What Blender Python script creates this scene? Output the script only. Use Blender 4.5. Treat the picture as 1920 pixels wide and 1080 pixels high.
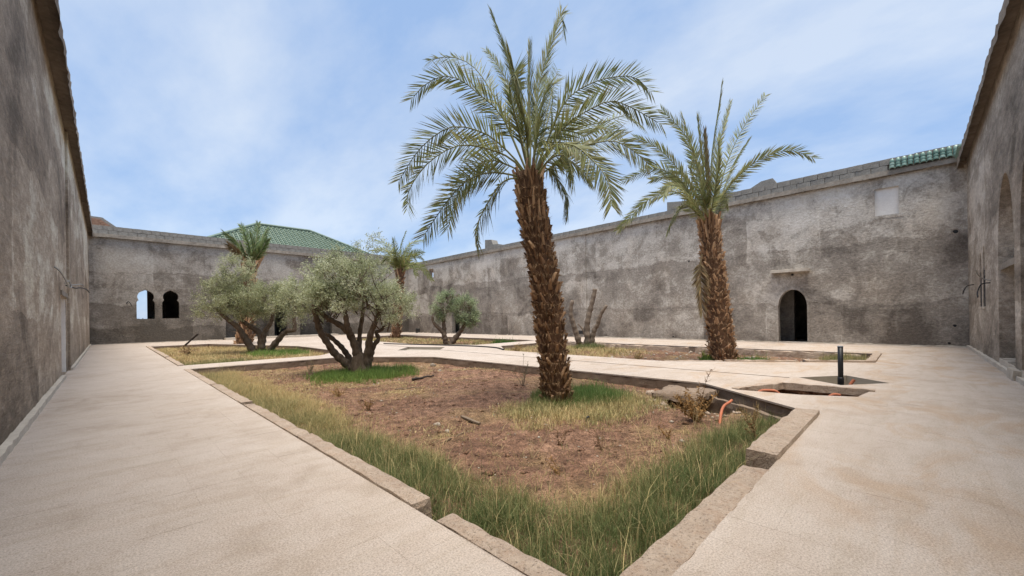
import bpy, math, random
import numpy as np
from mathutils import Vector, Matrix, noise as mnoise
from mathutils.geometry import delaunay_2d_cdt

for o in list(bpy.data.objects):
    bpy.data.objects.remove(o)
scene = bpy.context.scene
COL = scene.collection
random.seed(7)
RNG = np.random.default_rng(11)

# ------------------------------------------------------------------ camera
EYE = 1.35
HEAD = math.radians(90) - math.atan(760 / 756)
FWD = Vector((math.cos(HEAD), math.sin(HEAD), 0))
RGT = Vector((math.sin(HEAD), -math.cos(HEAD), 0))
UPV = Vector((0, 0, 1))
ROLL = math.atan(22 / 1512)
cam_data = bpy.data.cameras.new('camera')
cam = bpy.data.objects.new('camera', cam_data)
COL.objects.link(cam)
ax = RGT * math.cos(ROLL) - UPV * math.sin(ROLL)
ay = RGT * math.sin(ROLL) + UPV * math.cos(ROLL)
az = -FWD
cam.matrix_world = Matrix(((ax.x, ay.x, az.x, 0), (ax.y, ay.y, az.y, 0), (ax.z, ay.z, az.z, EYE), (0, 0, 0, 1)))
cam_data.sensor_width = 36
cam_data.lens = 756 / 1920 * 36
cam_data.shift_y = 55 / 1920
cam_data.clip_start = 0.05
cam_data.clip_end = 3000
scene.camera = cam

# ------------------------------------------------------------------ sky, sun, exposure
SUN_EL, SUN_AZ = math.radians(79), math.radians(236)      # azimuth counter-clockwise from +X
world = bpy.data.worlds.new('World')
scene.world = world
world.use_nodes = True
wn = world.node_tree
wn.nodes.clear()
def W(t, **k):
    n = wn.nodes.new(t)
    for a, v in k.items():
        setattr(n, a, v)
    return n
sky = W('ShaderNodeTexSky', sky_type='NISHITA', sun_disc=False, sun_elevation=SUN_EL,
        sun_rotation=math.radians(90) - SUN_AZ, air_density=1.0, dust_density=0.6, ozone_density=1.6)
tc = W('ShaderNodeTexCoord')
sep = W('ShaderNodeSeparateXYZ')
wn.links.new(tc.outputs['Generated'], sep.inputs[0])
zc = W('ShaderNodeMath', operation='ADD'); zc.inputs[1].default_value = 0.32
zm = W('ShaderNodeMath', operation='MAXIMUM'); zm.inputs[1].default_value = 0.0
wn.links.new(sep.outputs['Z'], zm.inputs[0]); wn.links.new(zm.outputs[0], zc.inputs[0])
dx = W('ShaderNodeMath', operation='DIVIDE'); dy = W('ShaderNodeMath', operation='DIVIDE')
wn.links.new(sep.outputs['X'], dx.inputs[0]); wn.links.new(zc.outputs[0], dx.inputs[1])
wn.links.new(sep.outputs['Y'], dy.inputs[0]); wn.links.new(zc.outputs[0], dy.inputs[1])
cmb = W('ShaderNodeCombineXYZ')
wn.links.new(dx.outputs[0], cmb.inputs[0]); wn.links.new(dy.outputs[0], cmb.inputs[1])
mp = W('ShaderNodeMapping'); mp.inputs['Location'].default_value = (3.1, 1.4, 0); mp.inputs['Rotation'].default_value = (0, 0, 0.75)
mp.inputs['Scale'].default_value = (1.0, 0.62, 1.0)
wn.links.new(cmb.outputs[0], mp.inputs[0])
n1 = W('ShaderNodeTexNoise'); n1.inputs['Scale'].default_value = 1.25; n1.inputs['Detail'].default_value = 6; n1.inputs['Roughness'].default_value = 0.54
n1.inputs['Distortion'].default_value = 0.25
n2 = W('ShaderNodeTexNoise'); n2.inputs['Scale'].default_value = 3.4; n2.inputs['Detail'].default_value = 7; n2.inputs['Roughness'].default_value = 0.58
wn.links.new(mp.outputs[0], n1.inputs['Vector']); wn.links.new(mp.outputs[0], n2.inputs['Vector'])
nm = W('ShaderNodeMix', data_type='FLOAT'); nm.inputs[0].default_value = 0.42
wn.links.new(n1.outputs['Fac'], nm.inputs[2]); wn.links.new(n2.outputs['Fac'], nm.inputs[3])
rp = W('ShaderNodeValToRGB')                                 # thin veil of cloud: blue where it is thinnest, white where thick
rp.color_ramp.elements[0].position = 0.40; rp.color_ramp.elements[0].color = (0.39, 0.57, 0.89, 1)
rp.color_ramp.elements[1].position = 0.60; rp.color_ramp.elements[1].color = (0.75, 0.85, 1.0, 1)
wn.links.new(nm.outputs[0], rp.inputs[0])
sc_ = W('ShaderNodeMix', data_type='RGBA', blend_type='MULTIPLY'); sc_.inputs[0].default_value = 1.0
sc_.inputs[7].default_value = (5.35, 5.35, 5.35, 1)
wn.links.new(rp.outputs[0], sc_.inputs[6])
cm = W('ShaderNodeMix', data_type='RGBA'); cm.inputs[0].default_value = 0.78
wn.links.new(sky.outputs[0], cm.inputs[6]); wn.links.new(sc_.outputs[2], cm.inputs[7])
bg = W('ShaderNodeBackground'); bg.inputs['Strength'].default_value = 0.05
wo = W('ShaderNodeOutputWorld')
wn.links.new(cm.outputs[2], bg.inputs[0]); wn.links.new(bg.outputs[0], wo.inputs[0])

sd = bpy.data.lights.new('sun', 'SUN')
sd.energy = 1.5
sd.angle = math.radians(34)
sd.color = (1.0, 0.93, 0.82)
sun = bpy.data.objects.new('sun', sd)
COL.objects.link(sun)
sv = Vector((math.cos(SUN_EL) * math.cos(SUN_AZ), math.cos(SUN_EL) * math.sin(SUN_AZ), math.sin(SUN_EL)))
sun.rotation_euler = sv.to_track_quat('Z', 'Y').to_euler()
scene.view_settings.view_transform = 'Standard'
scene.view_settings.look = 'None'
scene.view_settings.exposure = 1.9
scene.view_settings.gamma = 1
scene.cycles.max_bounces = 6
scene.cycles.diffuse_bounces = 4
scene.cycles.transparent_max_bounces = 6

# ------------------------------------------------------------------ material helpers
class NT:
    def __init__(s, name):
        s.m = bpy.data.materials.new(name); s.m.use_nodes = True
        s.t = s.m.node_tree; s.t.nodes.clear()
        s.out = s.n('ShaderNodeOutputMaterial')
        s.b = s.n('ShaderNodeBsdfPrincipled')
        s.b.inputs['Specular IOR Level'].default_value = 0.25
        s.b.inputs['Roughness'].default_value = 0.9
        s.l(s.b.outputs[0], s.out.inputs[0])
        s.tc = s.n('ShaderNodeTexCoord')
        s.co = s.tc.outputs['Object']
    def n(s, t, **k):
        x = s.t.nodes.new(t)
        for a, v in k.items(): setattr(x, a, v)
        return x
    def l(s, a, b): s.t.links.new(a, b)
    def put(s, sock, v):
        if hasattr(v, 'is_output'): s.l(v, sock)
        else: sock.default_value = v
    def scale(s, v, sc, loc=(0, 0, 0), rot=(0, 0, 0)):
        m = s.n('ShaderNodeMapping'); s.l(v, m.inputs[0])
        m.inputs['Scale'].default_value = sc; m.inputs['Location'].default_value = loc; m.inputs['Rotation'].default_value = rot
        return m.outputs[0]
    def noise(s, sc, det=5, rough=.55, v=None, dist=0):
        n = s.n('ShaderNodeTexNoise'); s.l(v or s.co, n.inputs['Vector'])
        n.inputs['Scale'].default_value = sc; n.inputs['Detail'].default_value = det
        n.inputs['Roughness'].default_value = rough; n.inputs['Distortion'].default_value = dist
        return n.outputs['Fac']
    def vor(s, sc, v=None, feature='F1', out='Distance'):
        n = s.n('ShaderNodeTexVoronoi', feature=feature); s.l(v or s.co, n.inputs['Vector'])
        n.inputs['Scale'].default_value = sc
        return n.outputs[out]
    def math(s, op, a, b=0.0, c=None, clamp=False):
        n = s.n('ShaderNodeMath', operation=op, use_clamp=clamp)
        s.put(n.inputs[0], a); s.put(n.inputs[1], b)
        if c is not None: s.put(n.inputs[2], c)
        return n.outputs[0]
    def ramp(s, f, stops):
        r = s.n('ShaderNodeValToRGB'); s.l(f, r.inputs[0]); e = r.color_ramp.elements
        while len(e) < len(stops): e.new(0.5)
        for k, (p, c) in enumerate(stops):
            e[k].position = p
            e[k].color = (c, c, c, 1) if not hasattr(c, '__len__') else (*c[:3], 1)
        return r.outputs[0]
    def rng(s, f, a, b, c=0.0, d=1.0):
        r = s.n('ShaderNodeMapRange'); s.put(r.inputs[0], f)
        for i, v in enumerate((a, b, c, d)): r.inputs[i + 1].default_value = v
        return r.outputs[0]
    def mix(s, f, a, b, mode='MIX'):
        n = s.n('ShaderNodeMix', data_type='RGBA', blend_type=mode)
        s.put(n.inputs[0], f)
        for i, v in ((6, a), (7, b)):
            if hasattr(v, 'is_output'): s.l(v, n.inputs[i])
            else: n.inputs[i].default_value = (*v[:3], 1)
        return n.outputs[2]
    def xyz(s, v=None):
        n = s.n('ShaderNodeSeparateXYZ'); s.l(v or s.co, n.inputs[0]); return n.outputs
    def color(s, v):
        if hasattr(v, 'is_output'): s.l(v, s.b.inputs['Base Color'])
        else: s.b.inputs['Base Color'].default_value = (*v[:3], 1)
    def bump(s, h, strength=.5, dist=.02):
        b = s.n('ShaderNodeBump'); s.l(h, b.inputs['Height'])
        b.inputs['Strength'].default_value = strength; b.inputs['Distance'].default_value = dist
        s.l(b.outputs[0], s.b.inputs['Normal'])
    def rand(s):
        return s.n('ShaderNodeObjectInfo').outputs['Random']

def plaster(name, dark, mid, light, streak=0.0, bands=(), lowdark=0.0, seed=0.0, topl=0.0, H=6.8, stretch=(1, 1, 1)):
    """grey cement render: cloudy stains, day-work bands, runs and trowel relief"""
    t = NT(name)
    v = t.scale(t.co, stretch, (seed * 7.3, seed * 3.1, seed))
    big = t.noise(.42, 6, .62, v, .3)
    med = t.noise(1.7, 8, .68, v, .5)
    fine = t.noise(11, 6, .7, v)
    grit = t.noise(60, 3, .7, v)
    trow = t.noise(4.5, 5, .6, t.scale(v, (1, 1, 2.1), rot=(.3, .2, .4)), 1.2)
    f = t.math('MULTIPLY_ADD', big, .95, t.math('MULTIPLY', med, .75))
    f = t.math('MULTIPLY_ADD', fine, .28, f)
    f = t.math('ADD', f, -.52)
    if streak:
        st = t.noise(2.2, 5, .62, t.scale(v, (1, 1, .09)))
        st2 = t.noise(7.5, 3, .6, t.scale(v, (1, 1, .05)))
        s_ = t.math('ADD', t.math('MULTIPLY', t.math('ADD', st, -.5), 1.5), t.math('MULTIPLY', t.math('ADD', st2, -.5), .8))
        f = t.math('MULTIPLY_ADD', s_, streak, f)
    z = t.xyz()[2]
    zw = t.math('MULTIPLY_ADD', t.noise(.5, 4, .6, v), 1.1, t.math('ADD', z, -.55))
    zw = t.math('MULTIPLY_ADD', t.math('ADD', trow, -.5), .35, zw)
    for (zb, wd, amt) in bands:          # amt > 0 lighter above the joint line
        stp = t.rng(zw, zb - wd, zb + wd, -.5, .5)
        f = t.math('MULTIPLY_ADD', stp, amt, f)
        ln = t.math('ABSOLUTE', t.math('ADD', zw, -zb))
        ln = t.math('MULTIPLY', t.rng(ln, 0.0, .10, 1.0, 0.0), t.noise(.9, 2, .5, v))
        f = t.math('MULTIPLY_ADD', ln, -.30, f)
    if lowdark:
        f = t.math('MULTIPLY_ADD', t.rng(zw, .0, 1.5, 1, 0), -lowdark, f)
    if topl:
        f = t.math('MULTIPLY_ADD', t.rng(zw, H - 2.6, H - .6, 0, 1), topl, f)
    # day-work panels: each patch of render dried to its own tone, with a faint seam between
    xx = t.xyz(v); uu = t.math('ADD', xx[0], xx[1])
    uw = t.math('MULTIPLY_ADD', t.math('ADD', t.noise(.7, 3, .5, v), -.5), .22, uu)
    pu = t.math('MULTIPLY', uw, .36); pz = t.math('MULTIPLY', t.math('ADD', zw, .55), .47)
    cb = t.n('ShaderNodeCombineXYZ'); t.l(t.math('FLOOR', t.math('ADD', pu, t.math('MULTIPLY', t.math('FLOOR', pz), .37))), cb.inputs[0]); t.l(t.math('FLOOR', pz), cb.inputs[1])
    wnz = t.n('ShaderNodeTexWhiteNoise'); t.l(cb.outputs[0], wnz.inputs['Vector'])
    f = t.math('MULTIPLY_ADD', t.math('ADD', wnz.outputs['Value'], -.5), .24, f)
    fu = t.math('FRACT', t.math('ADD', pu, t.math('MULTIPLY', t.math('FLOOR', pz), .37)))
    seam = t.rng(t.math('ABSOLUTE', t.math('ADD', fu, -.5)), .478, .5, 0, 1)
    f = t.math('MULTIPLY_ADD', t.math('MULTIPLY', seam, t.noise(1.1, 2, .5, v)), .10, f)
    # damp blotches
    bl = t.rng(t.noise(.55, 6, .62, t.scale(v, (1, 1, .8), (5, 2, 9)), .8), .50, .64, 0, 1)
    f = t.math('MULTIPLY_ADD', bl, -.26, f)
    col = t.ramp(f, [(.05, dark), (.45, mid), (.62, tuple(.45 * a + .55 * b for a, b in zip(mid, light))), (.95, light)])
    tint = t.noise(.8, 3, .5, t.scale(v, (1, 1, 1), (2, 8, 4)))
    col = t.mix(t.math('MULTIPLY', t.rng(tint, .45, .7, 0, 1), .22), col, (.36, .29, .22), 'OVERLAY')
    col = t.mix(.45, col, t.ramp(fine, [(.3, .25), (.7, .75)]), 'OVERLAY')
    col = t.mix(.40, col, t.ramp(grit, [(.3, .2), (.7, .8)]), 'OVERLAY')
    # lime splashes along the foot of the wall
    sp = t.math('MULTIPLY', t.rng(t.noise(9, 5, .75, t.scale(v, (1, 1, .45))), .655, .70, 0, 1), t.rng(z, .1, 1.5, 1, 0))
    col = t.mix(t.math('MULTIPLY', sp, .75), col, (.58, .54, .49))
    t.color(col)
    h = t.math('MULTIPLY_ADD', trow, 1.0, t.math('MULTIPLY', fine, .55))
    h = t.math('MULTIPLY_ADD', grit, .22, h)
    t.bump(h, .8, .04)
    return t.m

M = {}
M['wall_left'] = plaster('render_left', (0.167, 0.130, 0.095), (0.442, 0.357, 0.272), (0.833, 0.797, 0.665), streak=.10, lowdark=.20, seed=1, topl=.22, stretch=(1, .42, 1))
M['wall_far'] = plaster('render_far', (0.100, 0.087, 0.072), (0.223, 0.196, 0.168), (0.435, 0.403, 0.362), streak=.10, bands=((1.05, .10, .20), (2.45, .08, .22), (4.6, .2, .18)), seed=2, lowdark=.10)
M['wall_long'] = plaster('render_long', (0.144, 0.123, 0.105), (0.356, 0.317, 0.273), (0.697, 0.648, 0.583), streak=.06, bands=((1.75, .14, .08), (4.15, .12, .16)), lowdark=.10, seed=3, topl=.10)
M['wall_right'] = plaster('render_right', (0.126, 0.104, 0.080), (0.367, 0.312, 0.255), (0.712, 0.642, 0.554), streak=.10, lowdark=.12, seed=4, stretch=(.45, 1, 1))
M['room'] = plaster('render_room', (.10, .09, .08), (.20, .185, .165), (.34, .32, .29), seed=5)

def concrete(name, c0, c1, sc=3.0, bmp=.5, pits=True):
    t = NT(name)
    a = t.noise(sc * .5, 6, .65); b = t.noise(sc * 4, 6, .7); c = t.noise(70, 3, .7)
    f = t.math('MULTIPLY_ADD', a, .7, t.math('MULTIPLY', b, .45))
    f = t.math('MULTIPLY_ADD', c, .25, f)
    t.color(t.mix(t.math('MULTIPLY', t.math('ADD', t.rand(), -.5), .0), t.ramp(f, [(.42, c0), (.95, c1)]), c0))
    pit = t.rng(t.vor(26), .0, .25, 0, 1)
    h = t.math('MULTIPLY_ADD', b, .8, t.math('MULTIPLY', c, .5))
    if pits: h = t.math('MULTIPLY_ADD', pit, .35, h)
    t.bump(h, bmp, .02)
    return t.m
M['cornice'] = concrete('cornice_concrete', (0.138, 0.114, 0.090), (0.408, 0.360, 0.306), 2.0, .6)
M['fascia'] = concrete('fascia_concrete', (0.112, 0.087, 0.065), (0.375, 0.307, 0.240), 1.5, .7)
M['block'] = concrete('parapet_block_concrete', (0.156, 0.143, 0.127), (0.328, 0.312, 0.283), 3.0, .6)
M['lintel'] = concrete('lintel_concrete', (.17, .145, .12), (.42, .385, .34), 3.0, .5)
M['skirting'] = concrete('skirting_mortar', (.40, .345, .28), (.64, .57, .48), 4.0, .5) #(0.290, 0.255, 0.216), (0.510, 0.475, 0.422), 4.0, .5)
M['kerb'] = concrete('kerb_concrete', (0.343, 0.253, 0.190), (0.636, 0.517, 0.411), 3.5, .9)
def _agg(m):
    t = m.node_tree; b = [n for n in t.nodes if n.type == 'BSDF_PRINCIPLED'][0]
    src = b.inputs['Base Color'].links[0].from_socket
    tc_ = t.nodes.new('ShaderNodeTexCoord')
    def N(sc, d):
        n = t.nodes.new('ShaderNodeTexNoise'); n.inputs['Scale'].default_value = sc; n.inputs['Detail'].default_value = d; n.inputs['Roughness'].default_value = .75; t.links.new(tc_.outputs['Object'], n.inputs['Vector']); return n.outputs['Fac']
    def mixin(f, lo, hi, amt, colr, prev):
        r = t.nodes.new('ShaderNodeMapRange'); t.links.new(f, r.inputs[0]); r.inputs[1].default_value = lo; r.inputs[2].default_value = hi; r.inputs[3].default_value = 0; r.inputs[4].default_value = amt
        x = t.nodes.new('ShaderNodeMix'); x.data_type = 'RGBA'; t.links.new(r.outputs[0], x.inputs[0]); t.links.new(prev, x.inputs[6]); x.inputs[7].default_value = (*colr, 1); return x.outputs[2]
    c = mixin(N(48, 4), .54, .66, .75, (.13, .09, .065), src)
    c = mixin(N(5, 5), .48, .70, .55, (.42, .27, .18), c)
    c = mixin(N(90, 3), .60, .70, .6, (.60, .54, .46), c)
    t.links.new(c, b.inputs['Base Color'])
    bp = [n for n in t.nodes if n.type == 'BUMP'][0]; bp.inputs['Strength'].default_value = 1.0; bp.inputs['Distance'].default_value = .045
_agg(M['kerb'])
M['beam'] = concrete('edge_beam_concrete', (.13, .09, .064), (.29, .22, .165), 2.2, .8)
M['basin'] = concrete('basin_render', (.27, .23, .18), (.40, .355, .295), 1.5, .25, False)
M['niche'] = concrete('niche_plaster', (.72, .68, .63), (.90, .86, .81), 2.5, .7)
M['redbrick'] = concrete('red_brick', (.20, .105, .07), (.37, .24, .17), 4, .5)

def paving_mat(name, tile):
    t = NT(name)
    g = t.n('ShaderNodeNewGeometry').outputs['Position']
    big = t.noise(.55, 5, .6, g, .4); med = t.noise(2.6, 6, .65, g, .8)
    gr = t.noise(85, 4, .8, g); gr2 = t.noise(190, 2, .7, g)
    f = t.math('MULTIPLY_ADD', big, .55, t.math('MULTIPLY', med, .5))
    col = t.ramp(f, [(.30, (0.339, 0.270, 0.212)), (.50, (0.463, 0.388, 0.329)), (.72, (0.528, 0.460, 0.403))])
    drag = t.noise(3.0, 5, .65, t.scale(g, (.35, 2.4, 1), rot=(0, 0, .55)), .5)   # cement dragged across when it was laid
    col = t.mix(t.math('MULTIPLY', t.rng(drag, .48, .72, 0, 1), .42), col, (.36, .295, .225))
    rust = t.noise(.8, 5, .65, t.scale(g, (.8, 1.7, 1), (4, 1, 0)), .9)
    x = t.xyz(g)
    side = t.rng(t.math('SUBTRACT', x[0], x[1]), 1.0, 5.0, .15, 1.0)
    col = t.mix(t.math('MULTIPLY', t.math('MULTIPLY', t.rng(rust, .50, .68, 0, 1), .6), side), col, (.40, .27, .165))
    col = t.mix(.62, col, t.ramp(gr, [(.32, .15), (.52, .53), (.72, .82)]), 'OVERLAY')
    dots = t.rng(gr2, .58, .70, 0, 1)
    col = t.mix(t.math('MULTIPLY', dots, .42), col, (.24, .18, .13))
    fl = t.rng(t.noise(22, 4, .7, t.scale(g, (1, .45, 1), rot=(0, 0, .8))), .56, .68, 0, 1)
    col = t.mix(t.math('MULTIPLY', fl, .22), col, (.27, .205, .15))
    if tile:
        col = t.mix(t.math('MULTIPLY', t.math('ABSOLUTE', t.math('ADD', t.rand(), -.5)), .10), col, (.42, .36, .29))
    t.color(col)
    t.b.inputs['Roughness'].default_value = .82
    h = t.math('MULTIPLY_ADD', gr, .8, t.math('MULTIPLY', gr2, .5))
    t.bump(t.math('MULTIPLY_ADD', med, .8, h), .5, .012)
    return t.m
M['tile'] = paving_mat('paving_tile', True)
M['bed'] = paving_mat('paving_bed', False)

def soil_mat():
    t = NT('soil')
    a = t.noise(.8, 6, .65); b = t.noise(6, 8, .7); c = t.noise(40, 4, .75)
    f = t.math('MULTIPLY_ADD', a, .6, t.math('MULTIPLY', b, .5))
    col = t.ramp(f, [(.32, (0.129, 0.068, 0.042)), (.55, (0.232, 0.127, 0.080)), (.78, (0.340, 0.205, 0.134))])
    dry = t.rng(t.noise(.7, 5, .6, t.scale(t.co, (1, 1, 1), (9, 3, 0)), .5), .50, .66, 0, .75)
    col = t.mix(dry, col, (.30, .205, .10))
    col = t.mix(.6, col, t.ramp(b, [(.35, .2), (.62, .72)]), 'OVERLAY')
    col = t.mix(.85, col, t.ramp(c, [(.32, .08), (.68, .9)]), 'OVERLAY')
    ch = t.rng(t.vor(34), .10, .03, 0, .7)
    col = t.mix(t.math('MULTIPLY', ch, t.rng(t.noise(3, 3), .5, .6, 0, 1)), col, (.42, .35, .28))
    t.color(col)
    t.bump(t.math('MULTIPLY_ADD', b, 1.0, t.math('MULTIPLY', c, .6)), 1.0, .07)
    return t.m
M['soil'] = soil_mat()

def attr_leaf(name, trans=.25, rough=.6, spec=.3):
    t = NT(name)
    a = t.n('ShaderNodeAttribute', attribute_name='Col')
    t.l(a.outputs['Color'], t.b.inputs['Base Color'])
    t.b.inputs['Roughness'].default_value = rough
    t.b.inputs['Specular IOR Level'].default_value = spec
    tr = t.n('ShaderNodeBsdfTranslucent'); t.l(a.outputs['Color'], tr.inputs[0])
    mx = t.n('ShaderNodeMixShader'); mx.inputs[0].default_value = trans
    t.l(t.b.outputs[0], mx.inputs[1]); t.l(tr.outputs[0], mx.inputs[2]); t.l(mx.outputs[0], t.out.inputs[0])
    return t.m
M['leaf'] = attr_leaf('leaf', .42, .5, .4)
M['grass'] = attr_leaf('grass_blade', .42, .7, .2)
M['straw'] = attr_leaf('straw', .15, .8, .2)

def bark(name, c0, c1, c2, sc=7, zs=.25, bmp=1.0, rnd=.5):
    t = NT(name)
    v = t.scale(t.co, (1, 1, zs))
    a = t.noise(sc, 7, .7, v, .8); b = t.noise(sc * 5, 5, .7, v); c = t.noise(1.5, 3)
    f = t.math('MULTIPLY_ADD', a, .7, t.math('MULTIPLY', b, .4))
    if rnd: f = t.math('MULTIPLY_ADD', t.math('ADD', t.rand(), -.5), rnd, f)
    f = t.math('MULTIPLY_ADD', t.math('ADD', c, -.5), .3, f)
    t.color(t.ramp(f, [(.25, c0), (.55, c1), (.9, c2)]))
    t.bump(t.math('MULTIPLY_ADD', a, 1, t.math('MULTIPLY', b, .5)), bmp, .03)
    return t.m
M['olive_bark'] = bark('olive_bark', (0.048, 0.034, 0.022), (0.136, 0.098, 0.069), (0.304, 0.240, 0.184), 9, .22, 1, 0)
M['dead_bark'] = bark('dead_bark', (.09, .065, .047), (.19, .145, .108), (.30, .245, .19), 8, .2, 1, 0)
M['boot'] = bark('palm_leaf_base', (0.144, 0.080, 0.044), (0.423, 0.246, 0.133), (0.844, 0.569, 0.338), 6, .18, 1.0, .6)
M['boot_dark'] = bark('palm_leaf_base_old', (0.108, 0.063, 0.037), (0.341, 0.202, 0.113), (0.741, 0.491, 0.299), 6, .18, 1.0, .6)
M['palm_core'] = bark('palm_fibre', (0.047, 0.026, 0.016), (0.143, 0.078, 0.044), (0.312, 0.187, 0.104), 12, .3, 1, 0)

def plain(name, c, rough=.6, metal=0, spec=.4, var=.25):
    t = NT(name)
    n = t.noise(6, 5, .6)
    t.color(t.mix(t.math('MULTIPLY', t.rng(n, .4, .7, 0, 1), var), c, tuple(x * .45 + .02 for x in c)))
    t.b.inputs['Roughness'].default_value = rough; t.b.inputs['Metallic'].default_value = metal
    t.b.inputs['Specular IOR Level'].default_value = spec
    t.bump(t.noise(40, 3), .15, .01)
    return t.m
M['black_pvc'] = plain('black_pvc', (.012, .013, .016), .45)
M['blue_cap'] = plain('grey_blue_cap', (.22, .25, .29), .5)
M['orange'] = plain('orange_conduit', (.47, .15, .075), .75, var=.6)
M['black_wire'] = plain('black_cable', (.015, .014, .013), .55)
M['grey_wire'] = plain('grey_cable', (.35, .34, .32), .6)
M['wood'] = plain('weathered_wood', (.20, .145, .10), .85, var=.5)
M['wood_dark'] = plain('dark_wood', (.045, .034, .027), .85, var=.4)
M['stone'] = concrete('pale_stone', (.26, .21, .165), (.50, .44, .37), 6, .6)
M['yellow'] = plain('yellow_plastic', (.65, .48, .06), .5)
M['red'] = plain('red_plastic', (.45, .07, .05), .5)
M['grille'] = plain('dark_grille', (.06, .06, .065), .5, .3)
M['doorpanel'] = plain('dark_door', (.055, .045, .038), .7)

def glazed(name, c0, c1, c2):
    t = NT(name)
    n = t.noise(3, 5, .6); r = t.rand()
    f = t.math('MULTIPLY_ADD', n, .7, t.math('MULTIPLY', r, .35))
    col = t.ramp(f, [(.25, c0), (.5, c1), (.85, c2)])
    col = t.mix(t.rng(t.noise(12, 5, .7), .56, .68, 0, .5), col, (.20, .17, .12))
    t.color(col); t.b.inputs['Roughness'].default_value = .32; t.b.inputs['Specular IOR Level'].default_value = .5
    t.bump(t.noise(25, 3), .2, .01)
    return t.m
M['green_tile'] = glazed('green_glazed_tile', (.08, .155, .12), (.19, .31, .25), (.40, .50, .43))
M['roof_green'] = glazed('green_roof_tile', (.07, .105, .078), (.145, .20, .15), (.28, .34, .27))

# ------------------------------------------------------------------ object helpers
def link(name, me, mat, parent=None, smooth=False):
    o = bpy.data.objects.new(name, me)
    COL.objects.link(o)
    if mat is not None and not me.materials:
        for m in (mat if isinstance(mat, (list, tuple)) else [mat]): me.materials.append(m)
    if parent is not None: o.parent = parent
    if smooth: me.polygons.foreach_set('use_smooth', [True] * len(me.polygons))
    return o
def pmesh(name, verts, faces):
    me = bpy.data.meshes.new(name); me.from_pydata([tuple(v) for v in verts], [], faces); me.update()
    return me
def mobj(name, verts, faces, mat, parent=None, smooth=False):
    return link(name, pmesh(name, verts, faces), mat, parent, smooth)
def tag(o, label, cat, group=None, kind=None):
    o['label'] = label
    if cat: o['category'] = cat
    if group: o['group'] = group
    if kind: o['kind'] = kind
    return o
def empty(name, loc=(0, 0, 0)):
    o = bpy.data.objects.new(name, None); COL.objects.link(o); o.location = loc; o.empty_display_size = .2
    return o
def struct(o, label=None):
    o['kind'] = 'structure'
    if label: o['label'] = label
    return o
def tri_mesh(name, V, T, cols=None, mat_idx=None):
    """fast mesh from numpy vertices (n,3), triangles (m,3), optional per-vertex colours (n,3)"""
    me = bpy.data.meshes.new(name)
    V = np.asarray(V, np.float32); T = np.asarray(T, np.int32)
    me.vertices.add(len(V)); me.vertices.foreach_set('co', V.ravel())
    me.loops.add(T.size); me.loops.foreach_set('vertex_index', T.ravel())
    me.polygons.add(len(T))
    me.polygons.foreach_set('loop_start', np.arange(0, T.size, 3, dtype=np.int32))
    me.polygons.foreach_set('loop_total', np.full(len(T), 3, np.int32))
    if mat_idx is not None: me.polygons.foreach_set('material_index', np.asarray(mat_idx, np.int32))
    if cols is not None:
        a = me.color_attributes.new('Col', 'FLOAT_COLOR', 'POINT')
        c = np.ones((len(V), 4), np.float32); c[:, :3] = cols
        a.data.foreach_set('color', c.ravel())
    me.update(calc_edges=True); me.validate()
    return me
class MB:
    def __init__(s): s.v = []; s.f = []
    def add(s, v, f):
        k = len(s.v); s.v += [tuple(p) for p in v]; s.f += [tuple(i + k for i in q) for q in f]
    def box(s, x0, x1, y0, y1, z0, z1):
        s.add([(x0, y0, z0), (x1, y0, z0), (x1, y1, z0), (x0, y1, z0), (x0, y0, z1), (x1, y0, z1), (x1, y1, z1), (x0, y1, z1)],
              [(0, 3, 2, 1), (4, 5, 6, 7), (0, 1, 5, 4), (1, 2, 6, 5), (2, 3, 7, 6), (3, 0, 4, 7)])
    def tube(s, pts, rad, n=8, cap=True, jit=0.0, seed=0):
        pts = [Vector(p) for p in pts]; k = len(pts)
        rad = rad if hasattr(rad, '__len__') else [rad] * k
        t0 = (pts[1] - pts[0]).normalized()
        u = t0.orthogonal().normalized(); base = len(s.v)
        for i, p in enumerate(pts):
            t = (pts[min(i + 1, k - 1)] - pts[max(i - 1, 0)]).normalized()
            u = (u - t * u.dot(t)).normalized(); w = t.cross(u)
            for a in range(n):
                th = 2 * math.pi * a / n; r = rad[i]
                d = u * math.cos(th) + w * math.sin(th)
                if jit: r *= 1 + jit * mnoise.noise(p * 3.1 + d * 1.7 + Vector((seed * 5.1, 0, 0))) + .4 * jit * mnoise.noise(p * 11 + d * 3)
                s.v.append(tuple(p + d * r))
        for i in range(k - 1):
            for a in range(n):
                b = (a + 1) % n
                s.f.append((base + i * n + a, base + i * n + b, base + (i + 1) * n + b, base + (i + 1) * n + a))
        if cap:
            s.f.append(tuple(base + a for a in range(n))[::-1]); s.f.append(tuple(base + (k - 1) * n + a for a in range(n)))
    def build(s, name, mat, parent=None, smooth=False): return mobj(name, s.v, s.f, mat, parent, smooth)
def spline(pts, n):
    P = [np.array(p, float) for p in pts]
    P = [2 * P[0] - P[1]] + P + [2 * P[-1] - P[-2]]
    segs = len(P) - 3; out = []
    L = [np.linalg.norm(P[i + 2] - P[i + 1]) for i in range(segs)]; cum = np.concatenate([[0], np.cumsum(L)])
    for s in np.linspace(0, cum[-1], n):
        i = min(int(np.searchsorted(cum, s, 'right')) - 1, segs - 1); t = (s - cum[i]) / max(L[i], 1e-6)
        a, b, c, d = P[i:i + 4]
        out.append(.5 * ((2 * b) + (-a + c) * t + (2 * a - 5 * b + 4 * c - d) * t * t + (-a + 3 * b - 3 * c + d) * t ** 3))
    return np.array(out)
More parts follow.
